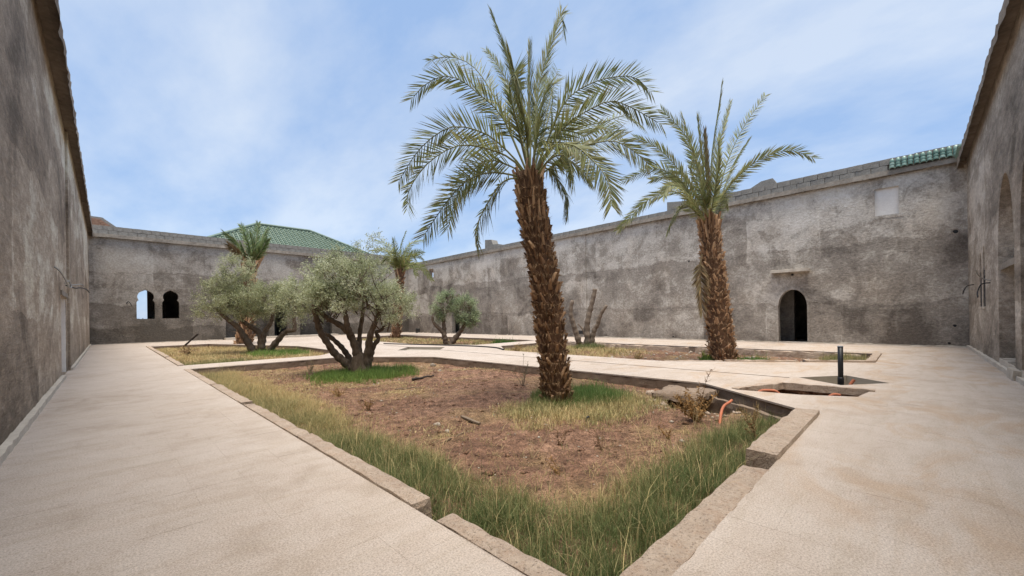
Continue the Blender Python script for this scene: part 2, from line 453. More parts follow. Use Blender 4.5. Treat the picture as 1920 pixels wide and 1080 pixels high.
def rough_box(x0, x1, y0, y1, z0, z1, step=.12, amp=.012, seed=0, chip=.0):
    """a box with subdivided, uneven faces and worn edges"""
    nx, ny, nz = [max(1, int(round(abs(b - a) / step))) for a, b in ((x0, x1), (y0, y1), (z0, z1))]
    idx = {}; V = []; F = []
    def vid(i, j, k):
        q = (i, j, k)
        if q not in idx:
            p = Vector((x0 + (x1 - x0) * i / nx, y0 + (y1 - y0) * j / ny, z0 + (z1 - z0) * k / nz))
            s = Vector((seed * 13.7, seed * 4.1, 0))
            d = mnoise.noise_vector(p * 4.0 + s) * amp + mnoise.noise_vector(p * 13 + s) * amp * .6
            edge = sum((i in (0, nx), j in (0, ny), k == nz))
            if edge >= 2 and chip:
                c = Vector(((x0 + x1) / 2, (y0 + y1) / 2, (z0 + z1) / 2)) - p
                c.x = math.copysign(1, c.x) if i in (0, nx) else 0; c.y = math.copysign(1, c.y) if j in (0, ny) else 0; c.z = -1 if k == nz else 0
                d += c * chip * max(0, .45 + mnoise.noise(p * 5 + s) * 1.3)
            idx[q] = len(V); V.append(p + d)
        return idx[q]
    for i in range(nx):
        for j in range(ny):
            F.append((vid(i, j, nz), vid(i + 1, j, nz), vid(i + 1, j + 1, nz), vid(i, j + 1, nz)))
    for i in range(nx):
        for k in range(nz):
            F.append((vid(i, 0, k), vid(i + 1, 0, k), vid(i + 1, 0, k + 1), vid(i, 0, k + 1)))
            F.append((vid(i + 1, ny, k), vid(i, ny, k), vid(i, ny, k + 1), vid(i + 1, ny, k + 1)))
    for j in range(ny):
        for k in range(nz):
            F.append((vid(0, j + 1, k), vid(0, j, k), vid(0, j, k + 1), vid(0, j + 1, k + 1)))
            F.append((vid(nx, j, k), vid(nx, j + 1, k), vid(nx, j + 1, k + 1), vid(nx, j, k + 1)))
    return V, F
def obox(name, p0, p1, w, z0, z1, mat, parent, step=.2, amp=.01, seed=0, chip=.0, side=1, zslope=0.0):
    """rough bar from p0 to p1 (xy) with width w to its left (side=1) or right"""
    a = Vector((p0[0], p0[1])); b = Vector((p1[0], p1[1])); L = (b - a).length; d = (b - a) / L; n = Vector((-d.y, d.x)) * side
    V, F = rough_box(0, L, 0, w, z0, z1, step, amp, seed, chip)
    if side < 0: F = [q[::-1] for q in F]
    V = [(a.x + d.x * v.x + n.x * v.y, a.y + d.y * v.x + n.y * v.y, v.z + zslope * v.x) for v in V]
    return mobj(name, V, F, mat, parent)

# ------------------------------------------------------------------ 2D polygon tools
def clip_half(poly, a, n, keep):
    """keep=1: part of poly with (p-a).n >= 0"""
    out = []; k = len(poly)
    for i in range(k):
        p, q = poly[i], poly[(i + 1) % k]
        dp = ((p[0] - a[0]) * n[0] + (p[1] - a[1]) * n[1]) * keep; dq = ((q[0] - a[0]) * n[0] + (q[1] - a[1]) * n[1]) * keep
        if dp >= 0: out.append(p)
        if (dp > 0 > dq) or (dp < 0 < dq):
            t = dp / (dp - dq); out.append((p[0] + (q[0] - p[0]) * t, p[1] + (q[1] - p[1]) * t))
    return out
def area(p): return .5 * sum(p[i][0] * p[(i + 1) % len(p)][1] - p[(i + 1) % len(p)][0] * p[i][1] for i in range(len(p)))
def subtract(poly, cut):
    """convex poly minus convex counter-clockwise cut, as convex pieces"""
    xs = [p[0] for p in poly]; ys = [p[1] for p in poly]; cx = [p[0] for p in cut]; cy = [p[1] for p in cut]
    if max(xs) <= min(cx) or min(xs) >= max(cx) or max(ys) <= min(cy) or min(ys) >= max(cy): return [poly]
    rest = poly; out = []
    for i in range(len(cut)):
        a, b = cut[i], cut[(i + 1) % len(cut)]; n = (-(b[1] - a[1]), b[0] - a[0])      # inward
        o = clip_half(rest, a, n, -1)
        if len(o) >= 3 and abs(area(o)) > 2e-4: out.append(o)
        rest = clip_half(rest, a, n, 1)
        if len(rest) < 3: return out
    return out
def inset(poly, d):
    if area(poly) < 0: poly = poly[::-1]
    r = poly
    for i in range(len(poly)):
        a, b = poly[i], poly[(i + 1) % len(poly)]; L = math.hypot(b[0] - a[0], b[1] - a[1])
        if L < 1e-6: continue
        n = (-(b[1] - a[1]) / L, (b[0] - a[0]) / L)
        r = clip_half(r, (a[0] + n[0] * d, a[1] + n[1] * d), n, 1)
        if len(r) < 3: return []
    return r
def inside(p, poly):
    c = False; k = len(poly); j = k - 1
    for i in range(k):
        if (poly[i][1] > p[1]) != (poly[j][1] > p[1]) and p[0] < (poly[j][0] - poly[i][0]) * (p[1] - poly[i][1]) / (poly[j][1] - poly[i][1]) + poly[i][0]: c = not c
        j = i
    return c

# ------------------------------------------------------------------ layout
XL, YR, YF = -.8, -1.45, 36.0
def XW(y): return 22.3 - (y - YR) * .022          # the long wall is not quite parallel
P1 = [(1.53, .90), (6.66, .90), (8.30, 2.95), (8.12, 12.0), (6.10, 14.76), (1.53, 14.76)]
P2 = [(1.53, 16.10), (5.75, 16.10), (7.10, 17.70), (7.10, 23.0), (4.40, 30.6), (1.53, 30.6)]
P3 = [(11.6, 18.6), (13.0, 15.5), (17.6, 15.5), (17.6, 30.6), (13.2, 30.6), (11.6, 27.0)]
P4 = [(11.55, 5.2), (14.43, .72), (17.6, .72), (17.6, 13.9), (13.2, 13.9), (11.5, 11.9)]
BASIN = [(9.62, .96), (10.45, .33), (11.18, 1.03), (10.25, 1.72)]
POOL = [(8.80, 15.75), (9.95, 14.30), (11.15, 15.55), (10.25, 17.30)]
TRENCH = [(7.92, 2.28), (8.08, 1.35), (8.46, .64), (9.27, .52), (9.25, 1.80)]
RILL1 = [(10.05, 1.85), (10.12, 1.85), (10.12, 14.45), (10.05, 14.45)]
RILL2 = [(10.17, 17.25), (10.24, 17.25), (10.24, 24.0), (10.17, 24.0)]
CUTS = [P1, P2, P3, P4, BASIN, POOL, TRENCH, RILL1, RILL2]
for c in CUTS:
    if area(c) < 0: c.reverse()

g = mobj('ground', [(-600, -600, -.8), (600, -600, -.8), (600, 600, -.8), (-600, 600, -.8)], [(0, 1, 2, 3)], M['soil'])
struct(g)

# paving bed under the tiles, then the tiles
bed = MB()
pieces = [[(XL - .4, YR - .6), (24, YR - .6), (24, YF + .4), (XL - .4, YF + .4)]]
for c in CUTS:
    pieces = [q for p in pieces for q in subtract(p, c)]
for p in pieces:
    if area(p) < 0: p = p[::-1]
    bed.add([(x, y, -.0015) for x, y in p], [tuple(range(len(p)))])
paving = bed.build('paving', M['bed']); struct(paving)
def prism(poly, z0, z1):
    k = len(poly)
    return ([(x, y, z0) for x, y in poly] + [(x, y, z1) for x, y in poly],
            [tuple(range(k, 2 * k))] + [(i, (i + 1) % k, k + (i + 1) % k, k + i) for i in range(k)])
PITCH = .35
cells = []
x = .125 - PITCH * 3
while x < 22.6:
    y = .275 - PITCH * 5
    while y < YF + .3:
        q = [(x, y), (x + PITCH, y), (x + PITCH, y + PITCH), (x, y + PITCH)]
        q = clip_half(q, (XL, 0), (1, 0), 1)
        if len(q) >= 3: q = clip_half(q, (0, YR), (0, 1), 1)
        if len(q) >= 3: q = clip_half(q, (0, YF), (0, -1), 1)
        if len(q) >= 3 and abs(area(q)) > 1e-4:
            ps = [q]
            for c in CUTS: ps = [r for p in ps for r in subtract(p, c)]
            for p in ps:
                w = inset(p, random.choice((.00005, .0002, .00048)))
                if len(w) >= 3 and abs(area(w)) > 8e-4:
                    cells.append(w)
        y += PITCH
    x += PITCH
def seen_size(poly):
    cx = sum(p[0] for p in poly) / len(poly); cy = sum(p[1] for p in poly) / len(poly)
    d = Vector((cx, cy, -EYE)); f = d.dot(FWD); h = d.dot(RGT)
    if f < 1.2 or abs(h / f) > 1.30 or EYE / f > .66: return 0
    return abs(area(poly)) / f ** 3
cells.sort(key=seen_size, reverse=True)
full_me = {}
farb = MB()
for i, w in enumerate(cells):
    dz = random.uniform(-.0006, .0006)
    if i < 300:
        cx = sum(p[0] for p in w) / len(w); cy = sum(p[1] for p in w) / len(w)
        loc = [(round(px - cx, 4), round(py - cy, 4)) for px, py in w]
        key = tuple(loc) if len(loc) == 4 else None
        me = full_me.get(key)
        if me is None:
            v, f = prism(loc, -.03, 0); me = pmesh('paving_tile', v, f); me.materials.append(M['tile'])
            if key: full_me[key] = me
        o = link('paving_tile', me, None, paving); o.location = (cx, cy, dz)
        o.rotation_euler = (random.gauss(0, .0008), random.gauss(0, .0008), 0)
    else:
        v, f = prism(w, -.03, dz); farb.add(v, f)
o = farb.build('distant_paving_tiles', M['tile'], paving); o['kind'] = 'stuff'

# ------------------------------------------------------------------ planters: soil and borders
def pit(x, y):
    d = math.hypot((x - 7.35) / .75, (y - 2.62) / .55)
    return -.48 * max(0, 1 - d * d) ** .6 if d < 1 else 0
def soil_z(x, y):
    p = Vector((x, y, 0))
    z = -.215 + .05 * mnoise.noise(p * .7) + .025 * mnoise.noise(p * 2.3) + .020 * mnoise.noise(p * 6) + .013 * mnoise.noise(p * 17)
    z += .02 * math.exp(-((x - 5.7) ** 2 + (y - 4.6) ** 2) / .8) + .05 * math.exp(-((x - 5.0) ** 2 + (y - 11.1) ** 2) / .9)
    return z + pit(x, y)
def soil_bed(poly, step, lab):
    xs = [p[0] for p in poly]; ys = [p[1] for p in poly]
    nx = int((max(xs) - min(xs) + .2) / step); ny = int((max(ys) - min(ys) + .2) / step)
    V = []; F = []; ok = {}
    big = [((px - sum(xs) / len(xs)) * 1.02 + sum(xs) / len(xs), (py - sum(ys) / len(ys)) * 1.02 + sum(ys) / len(ys)) for px, py in poly]
    for i in range(nx + 1):
        for j in range(ny + 1):
            px = min(xs) - .1 + i * (max(xs) - min(xs) + .2) / nx; py = min(ys) - .1 + j * (max(ys) - min(ys) + .2) / ny
            ok[(i, j)] = len(V); V.append((px, py, soil_z(px, py)))
    for i in range(nx):
        for j in range(ny):
            q = [ok[(i, j)], ok[(i + 1, j)], ok[(i + 1, j + 1)], ok[(i, j + 1)]]
            if any(inside(V[k][:2], big) for k in q): F.append(tuple(q))
    o = mobj('planting_bed', V, F, M['soil'], None, True)
    return struct(o, lab)
soil_bed(P1, .04, 'bare red-brown soil of the nearest planter with the big palm')
soil_bed(P2, .14, 'dry grassy soil of the planter nearest the left wall corner')
soil_bed(P3, .16, 'soil of the farthest planter with the small olive')
soil_bed(P4, .10, 'stony soil of the planter beside the arched door wall')

# nearest planter
b1 = tag(empty('planter_border', (1.6, 1, 0)), 'broken concrete kerbs and edge beams around the nearest planter', 'kerb')
b1.location = (0, 0, 0)
sd_ = 0
for (y0, y1, h, w) in ((.90, 2.28, .006, .150), (2.56, 5.05, .022, .165), (5.08, 7.62, .018, .16), (7.80, 10.55, .02, .165), (10.72, 14.74, .012, .15)):
    sd_ += 1; v, f = rough_box(1.532, 1.532 + w, y0, y1, -.33, h, .05, .006, sd_, .010)
    mobj('kerb_stone', v, f, M['kerb'], b1)
for (x0, x1, h, w) in ((1.70, 4.02, .004, .21), (4.33, 6.70, .055, .27)):
    sd_ += 1; v, f = rough_box(x0, x1, .892, .892 + w, -.33, h, .05, .007, sd_, .012)
    mobj('kerb_stone', v, f, M['kerb'], b1)
sd_ += 1
obox('edge_beam', (6.72, .93), (8.30, 2.95), .22, -.55, -.034, M['beam'], b1, .12, .018, sd_, .014, -1)
obox('edge_ledge', (6.66, 1.10), (8.20, 3.05), .10, -.55, -.14, M['beam'], b1, .1, .02, sd_ + 3, .02, 1)
obox('edge_beam', (8.30, 2.95), (8.12, 12.0), .22, -.55, -.034, M['beam'], b1, .14, .014, sd_ + 1, .01, -1)
obox('edge_beam', (8.12, 12.0), (6.10, 14.76), .22, -.55, -.034, M['beam'], b1, .14, .014, sd_ + 2, .01, -1)
obox('edge_beam', (6.10, 14.76), (1.53, 14.76), .22, -.55, -.034, M['beam'], b1, .14, .014, sd_ + 4, .01, -1)
b2 = tag(empty('planter_border'), 'concrete border around the planter in front of the horseshoe windows', 'kerb')
for k, (y0, y1, h) in enumerate(((16.12, 20.2, .03), (20.35, 25.0, .045), (25.2, 30.5, .04))):
    v, f = rough_box(1.535, 1.70, y0, y1, -.33, h, .12, .014, 30 + k, .012); mobj('kerb_stone', v, f, M['kerb'], b2)
for k in range(1, 5): obox('edge_beam', P2[k - 1] if k > 1 else P2[0], P2[k], .2, -.5, -.034, M['beam'], b2, .25, .012, 40 + k, .01, -1)
obox('edge_beam', P2[4], P2[5], .2, -.5, -.034, M['beam'], b2, .25, .012, 46, .01, -1)
b3 = tag(empty('planter_border'), 'low concrete border around the far planter with the small olive', 'kerb')
for k in range(6): obox('edge_beam', P3[k], P3[(k + 1) % 6], .2, -.5, -.034, M['beam'], b3, .3, .012, 50 + k, .01, -1)
b4 = tag(empty('planter_border'), 'pale chipped concrete border around the planter with the second palm', 'kerb')
for k in range(6):
    if k != 0: obox('edge_beam', P4[k], P4[(k + 1) % 6], .2, -.5, -.034, M['beam'], b4, .2, .014, 60 + k, .012, -1)
def lerp2(a, b, t): return (a[0] + (b[0] - a[0]) * t, a[1] + (b[1] - a[1]) * t)
for k, (t0, t1, h) in enumerate(((0, .30, .02), (.31, .66, .045), (.69, 1.0, .06))):
    obox('kerb_stone', lerp2(P4[0], P4[1], t0), lerp2(P4[0], P4[1], t1), .17, -.35, h, M['kerb'], b4, .1, .012, 70 + k, .012, 1)
obox('kerb_stone', (14.5, .725), (17.55, .725), .2, -.35, .05, M['kerb'], b4, .12, .014, 75, .014, 1)
obox('kerb_stone', (17.3, 1.2), (17.3, 6.4), .22, -.35, -.01, M['kerb'], b4, .12, .02, 76, .02, 1)
obox('kerb_stone', (17.3, 6.7), (17.3, 13.5), .22, -.35, -.015, M['kerb'], b4, .15, .02, 77, .02, 1)

# sunken basins, channel, trench
def sunk(name, poly, depth, mat, label, cat, lip=.02, rough=0):
    v = [(x, y, -.03) for x, y in poly]; k = len(poly)
    out = []
    F = []
    n = 1 if not rough else 7
    V = []
    ring = []
    for i in range(k):
        for s in range(n):
            a = poly[i]; b = poly[(i + 1) % k]; ring.append(lerp2(a, b, s / n))
    m = len(ring)
    lev = [-.001 if not rough else -.028, -depth * .5, -depth]
    for li, z in enumerate(lev):
        for (x, y) in ring:
            d = mnoise.noise_vector(Vector((x * 3, y * 3, z * 5))) * rough * (0 if li == 0 else 1)
            V.append((x + d.x, y + d.y, z + d.z * .5))
    for li in range(2):
        for i in range(m):
            j = (i + 1) % m; F.append((li * m + j, li * m + i, (li + 1) * m + i, (li + 1) * m + j))
    F.append(tuple(2 * m + i for i in range(m)))
    o = mobj(name, V, F, mat)
    if cat: tag(o, label, cat)
    return o
sunk('fountain_basin', BASIN, .30, M['basin'], 'empty sunken diamond basin with smooth beige sides and a black pipe', 'basin')
sunk('fountain_basin', POOL, .12, M['basin'], 'shallow diamond basin at the crossing of the middle paths', 'basin')
struct(sunk('trench', TRENCH, .30, M['soil'], None, None, rough=.06), 'broken open trench with orange conduit beside the basin')
for nm_, r, z in (('water_channel', RILL1, .07), ('water_channel', RILL2, .07)):
    o = sunk(nm_, r, z, M['beam'], None, None)
    struct(o, 'narrow dry water channel along the middle path')
# broken slab lip along the trench
sl = obox('concrete_slab', (7.98, 2.36), (9.30, 1.86), .16, -.10, .030, M['kerb'], None, .09, .014, 81, .015, -1)
tag(sl, 'thin broken concrete slab lying along the open trench', 'slab')
sl = obox('concrete_slab', (9.22, 1.80), (9.24, .46), .13, -.09, .035, M['kerb'], None, .09, .012, 82, .015, -1)
tag(sl, 'short concrete slab across the end of the trench near the black pipe', 'slab')

# ------------------------------------------------------------------ walls
def arch_pts(u0, u1, z0, zs, za, n=9):
    """pointed arch opening outline: jambs from z0 to the springing zs, apex za"""
    um = (u0 + u1) / 2; pts = [(u0, z0), (u1, z0), (u1, zs)]
    for k in range(1, n):
        t = k / n; pts.append((u1 + (um - u1) * (1 - math.cos(t * math.pi / 2) ** 1.0), zs + (za - zs) * math.sin(t * math.pi / 2) ** .92))
    pts.append((um, za))
    for k in range(n - 1, 0, -1):
        t = k / n; pts.append((u0 + (um - u0) * (1 - math.cos(t * math.pi / 2) ** 1.0), zs + (za - zs) * math.sin(t * math.pi / 2) ** .92))
    pts.append((u0, zs)); return pts
def horseshoe(um, w, z0, zs, ztop, n=12):
    """straight jambs, a small notch, then a horseshoe head"""
    r = w * .46; zc = ztop - r; pts = [(um - w / 2, z0), (um + w / 2, z0), (um + w / 2, zs - .03), (um + w / 2 - .05, zs + .07), (um + w / 2 - .10, zs + .10)]
    a0 = math.asin(max(-1, min(1, (zs + .14 - zc) / r)))
    for k in range(n + 1):
        a = a0 + (math.pi - 2 * a0) * k / n; pts.append((um + r * math.cos(a), zc + r * math.sin(a) + (.05 if k == n // 2 else 0)))
    pts += [(um - w / 2 + .10, zs + .10), (um - w / 2 + .05, zs + .07), (um - w / 2, zs - .03)]
    return pts
def panel(name, pos, outline, holes, thick, mat, parent=None):
    pts = list(outline); edges = [(i, (i + 1) % len(outline)) for i in range(len(outline))]
    for h in holes:
        k = len(pts); pts += h; edges += [(k + i, k + (i + 1) % len(h)) for i in range(len(h))]
    v2, _, tris, *_ = delaunay_2d_cdt([Vector(p) for p in pts], edges, [], 1, 1e-5)
    T = []
    for t in tris:
        c = (sum(v2[i].x for i in t) / len(t), sum(v2[i].y for i in t) / len(t))
        if inside(c, outline) and not any(inside(c, h) for h in holes): T.append(tuple(t))
    n = len(v2)
    V = [pos(p.x, p.y, 0) for p in v2] + [pos(p.x, p.y, thick) for p in v2]
    F = T + [tuple(i + n for i in t[::-1]) for t in T]
    def rim(loop):
        k = len(V)
        for p in loop: V.append(pos(p[0], p[1], 0)); V.append(pos(p[0], p[1], thick))
        m = len(loop)
        for i in range(m):
            j = (i + 1) % m; F.append((k + 2 * i, k + 2 * j, k + 2 * j + 1, k + 2 * i + 1))
    rim(outline)
    for h in holes: rim(h)
    return mobj(name, V, F, mat, parent)
def shell(name, x0, x1, y0, y1, z0, z1, mat, parent, skip=()):
    """inside faces of a room, without the sides listed in skip"""
    v = [(x0, y0, z0), (x1, y0, z0), (x1, y1, z0), (x0, y1, z0), (x0, y0, z1), (x1, y0, z1), (x1, y1, z1), (x0, y1, z1)]
    f = {'b': (0, 1, 2, 3), 't': (4, 7, 6, 5), '-y': (0, 4, 5, 1), '+x': (1, 5, 6, 2), '+y': (2, 6, 7, 3), '-x': (3, 7, 4, 0)}
    return mobj(name, v, [q for k, q in f.items() if k not in skip], mat, parent)
# ---- left wall
wl = tag(empty('courtyard_wall'), 'tall brown streaked cement wall running along the left edge', 'wall')
posL = lambda u, z, d: (XL - d, u, z)
posL2 = lambda u, z, d: (XL + .05 - d, u, z)
door = [(15.05, .0), (16.95, .0), (16.95, 2.06), (15.05, 2.06)]
panel('wall_face', posL, [(-2.1, -.5), (17.2, -.5), (17.2, 6.9), (-2.1, 6.9)], [door], .5, M['wall_left'], wl)
panel('wall_face', posL2, [(17.29, -.5), (36.3, -.5), (36.3, 6.9), (17.29, 6.9)], [], .5, M['wall_left'], wl)
mobj('joint_groove', [(XL - .06, 17.19, -.4), (XL - .06, 17.3, -.4), (XL - .06, 17.3, 6.8), (XL - .06, 17.19, 6.8)], [(0, 1, 2, 3)], M['cornice'], wl)
mobj('doorway_back', [(XL - .45, 14.9, -.1), (XL - .45, 17.1, -.1), (XL - .45, 17.1, 2.2), (XL - .45, 14.9, 2.2)], [(0, 1, 2, 3)], M['niche'], wl)
v, f = rough_box(XL - .44, XL - .02, 16.90, 16.975, .0, 2.05, .1, .008, 3); mobj('door_jamb', v, f, M['niche'], wl)
v, f = rough_box(XL - .40, XL + .03, 14.9, 17.15, 2.07, 2.19, .1, .010, 5); mobj('door_lintel', v, f, M['cornice'], wl)
v, f = rough_box(XL - .3, XL + .27, -2.1, 36.1, 6.60, 6.98, .16, .028, 4, .03); mobj('eaves_slab', v, f, M['fascia'], wl)
for k, (a, b_) in enumerate(((-1.3, 3.4), (3.42, 9.2), (9.22, 15.0), (17.3, 26.0), (26.02, 35.9))):
    v, f = rough_box(XL - .02, XL + (.075 if k < 3 else .11), a, b_, -.02, .085, .09, .012, 10 + k, .01); mobj('skirting', v, f, M['skirting'], wl)
# ---- far wall with the horseshoe windows
wf = tag(empty('courtyard_wall'), 'far grey cement wall with two horseshoe windows below a block parapet', 'wall')
posF = lambda u, z, d: (u, YF + d, z)
h1 = horseshoe(1.84, .90, 1.60, 2.72, 3.48); h2 = horseshoe(3.11, .90, 1.62, 2.73, 3.49)
portal = arch_pts(6.2, 9.0, .02, 2.6, 4.3); slit = arch_pts(9.4, 10.35, .06, 3.2, 4.35); gate = arch_pts(11.3, 13.9, .02, 2.4, 4.1)
panel('wall_face', posF, [(-1.3, -.5), (22.4, -.5), (22.4, 6.9), (-1.3, 6.9)], [h1, h2, portal, slit, gate], .42, M['wall_far'], wf)
shell('room_behind_windows', .2, 5.2, YF + .42, YF + 5, 0, 4.6, M['room'], wf, ('-y', '+y'))
panel('room_back_wall', lambda u, z, d: (u, YF + 4.99 + d, z), [(.2, 0), (5.2, 0), (5.2, 4.6), (.2, 4.6)], [[(1.25, 1.45), (2.18, 1.45), (2.18, 3.9), (1.25, 3.9)]], .3, M['room'], wf)
shell('porch_recess', 5.9, 9.2, YF + .42, YF + 1.0, 0, 4.8, M['wall_far'], wf, ('-y',))
shell('passage', 9.25, 10.6, YF + .42, YF + 6, 0, 4.9, M['room'], wf, ('-y',))
shell('porch_recess', 11.0, 14.2, YF + .42, YF + 1.1, 0, 4.8, M['wall_far'], wf, ('-y',))
v, f = rough_box(6.1, 14.2, YF - .55, YF + .02, -.02, .15, .25, .01, 3, .01); mobj('door_step', v, f, M['skirting'], wf)
v, f = rough_box(-.75, 21.6, YF - .20, YF + .42, 6.74, 6.97, .3, .016, 21, .016); mobj('cornice', v, f, M['cornice'], wf)
v, f = rough_box(-.75, 6.0, YF - .05, YF + .02, -.02, .05, .12, .02, 22, .015); mobj('skirting', v, f, M['skirting'], wf)
v, f = rough_box(14.3, 21.4, YF - .05, YF + .02, -.02, .05, .12, .02, 23, .015); mobj('skirting', v, f, M['skirting'], wf)
BL = [pmesh('parapet_block', *rough_box(-.22, .22, -.1, .1, 0, .25, .16, .006, 90 + k, .006)) for k in range(4)]
for me in BL: me.materials.append(M['block'])
mk = MB(); mk.box(-.7, 21.7, YF - .02, YF + .14, 6.97, 7.47); mk.build('parapet_core', M['cornice'], wf)
for row in range(2):
    xx = -.55 + .22 * row
    while xx < 21.5:
        o = link('parapet_block', random.choice(BL), None, wf); o.location = (xx, YF + .05 + random.uniform(-.008, .008), 6.972 + row * .262); xx += .452
# ---- long wall with the arched door
ww = tag(empty('courtyard_wall'), 'long stained grey cement wall with an arched doorway and a square niche', 'wall')
posW = lambda u, z, d: (XW(u) + d, u, z)
ZS = -.0118
def ztop(y): return 6.83 + ZS * (y - YR)
d1 = arch_pts(3.36, 4.48, .04, 1.62, 2.45); d2 = arch_pts(27.9, 29.0, .04, 1.62, 2.5)
niche = [(.36, 5.27), (1.07, 5.27), (1.07, 6.36), (.36, 6.36)]; hole = [(31.65, 5.2), (32.35, 5.2), (32.35, 6.0), (31.65, 6.0)]
panel('wall_face', posW, [(-1.9, -.5), (14.98, -.5), (14.98, ztop(14.98) + .05), (-1.9, ztop(-1.9) + .05)], [d1, niche], .40, M['wall_long'], ww)
panel('wall_face', lambda u, z, d: (XW(u) + d - .06, u, z), [(14.982, -.5), (36.3, -.5), (36.3, ztop(36.3) + .05), (14.982, ztop(14.98) + .05)], [d2, hole], .40, M['wall_long'], ww)
mobj('niche_back', [posW(.2, 5.1, .09), posW(1.2, 5.1, .09), posW(1.2, 6.5, .09), posW(.2, 6.5, .09)], [(0, 1, 2, 3)], M['niche'], ww)
for a, b_, c, d in ((.22, 1.21, 5.14, 5.268), (.22, 1.21, 6.362, 6.49), (.22, .358, 5.27, 6.36), (1.072, 1.21, 5.27, 6.36)):
    mk = MB(); mk.box(XW(.7) - .012, XW(.7) + .05, a, b_, c, d); mk.build('niche_frame', M['wall_long'], ww)
shell('room_behind_door', 22.62, 26.5, 2.2, 6.3, .02, 3.2, M['room'], ww, ('-x',))
v, f = rough_box(23.3, 23.55, 4.05, 6.28, .03, 3.1, .4, .01, 2); mobj('inner_partition', v, f, M['room'], ww)
shell('room_behind_far_door', 22.05, 25, 27, 30, .02, 3.2, M['room'], ww, ('-x',))
def wedge_arch(y0, y1, z0, zs, za, w, out, name, parent):
    """raised plaster band around an arched opening"""
    inner = arch_pts(y0, y1, z0, zs, za)[2:] ; inner = [(y1, z0)] + inner + [(y0, z0)]
    outer = arch_pts(y0 - w, y1 + w, z0, zs, za + w * 1.1)[2:]; outer = [(y1 + w, z0)] + outer + [(y0 - w, z0)]
    V = []; F = []; m = len(inner)
    for a, b in zip(inner, outer):
        V += [posW(a[0], a[1], -out), posW(b[0], b[1], -out), posW(b[0], b[1], .01), posW(a[0], a[1], .05)]
    for i in range(m - 1):
        for k in range(4): F.append((4 * i + k, 4 * i + (k + 1) % 4, 4 * i + 4 + (k + 1) % 4, 4 * i + 4 + k))
    return mobj(name, V, F, M['wall_long'], parent)
wedge_arch(3.37, 4.47, .04, 1.62, 2.44, .10, .025, 'door_surround', ww)
obox('cornice', (XW(-1.4), -1.4), (XW(35.9), 35.9), .20, ztop(-1.4), ztop(-1.4) + .20, M['cornice'], ww, .28, .014, 31, .014, 1, ZS)
obox('parapet_core', (XW(-1.4) + .02, -1.4), (XW(35.9) + .02, 35.9), .16, ztop(-1.4) + .1, ztop(-1.4) + .45, M['cornice'], ww, 1.0, .004, 32, 0, -1, ZS)
obox('parapet_core', (XW(-1.4) + .02, -1.4), (XW(9.4) + .02, 9.4), .16, ztop(-1.4) + .46, ztop(-1.4) + .70, M['cornice'], ww, 1.0, .004, 33, 0, -1, ZS)
BL2 = [pmesh('parapet_block', *rough_box(-.1, .1, -.245, .245, 0, .24, .16, .006, 95 + k, .006)) for k in range(4)]
for me in BL2: me.materials.append(M['block'])
for row, yend in ((0, 35.6), (1, 9.3)):
    yy = -1.1 + .25 * row
    while yy < yend:
        if not (yy < .55 and row == 0):
            o = link('parapet_block', random.choice(BL2), None, ww); o.location = (XW(yy) + .055 + random.uniform(-.01, .01), yy, ztop(yy) + .202 + row * .253)
        yy += .503
v, f = rough_box(-.06, .0, -1.4, 35.8, -.02, .055, .14, .022, 34, .018)
mobj('skirting', [(XW(p.y) + p.x, p.y, p.z) for p in v if True], f, M['skirting'], ww)
obox('canopy_shelf', (XW(3.24) - .36, 3.24), (XW(4.70) - .36, 4.70), .38, 3.22, 3.36, M['skirting'], ww, .1, .010, 41, .012, -1)
obox('canopy_shelf', (XW(27.8) - .30, 27.8), (XW(29.3) - .30, 29.3), .3, 3.32, 3.44, M['lintel'], ww, .12, .010, 42, .012, -1)
def wall_hole(y, z, r, dx=0.004, parent=ww):
    """a knocked-out hole: ragged rim, its inner shade painted as a black disc"""
    V = []; F = []; n = 9
    for lev, (rr, d) in enumerate(((1.25, -.008), (1.0, .0), (.75, .0))):
        for k in range(n):
            a = 2 * math.pi * k / n; q = r * rr * (1 + .3 * mnoise.noise(Vector((math.cos(a) * 2, math.sin(a) * 2, y))))
            V.append((XW(y) - dx + (-.006 if lev == 1 else (0 if lev == 0 else -.002)), y + q * math.cos(a), z + q * math.sin(a)))
    for lev in range(2):
        for k in range(n): F.append((lev * n + k, lev * n + (k + 1) % n, (lev + 1) * n + (k + 1) % n, (lev + 1) * n + k))
    o = mobj('hole_rim', V, F, M['cornice'], parent)
    mobj('hole_shade_disc', V[2 * n:], [tuple(range(n))], M['black_pvc'], parent)  # flat black disc on the wall face, painted as the shade inside the hole
for y, z, r in ((-1.15, 4.30, .10), (8.5, 4.22, .06), (-1.1, .80, .07), (9.4, .16, .06), (3.9, 3.12, .07), (-.95, .14, .06), (7.0, 7.18, .05)): wall_hole(y, z, r)
gr = MB(); gr.box(XW(15.4) - .075, XW(15.4) - .062, 15.2, 15.58, .20, .42)
for k in range(4): gr.box(XW(15.4) - .10, XW(15.4) - .075, 15.22, 15.56, .215 + k * .05, .235 + k * .05)
tag(gr.build('vent_grille', M['grille']), 'small dark vent grille low on the long wall behind the dead trunk', 'vent')
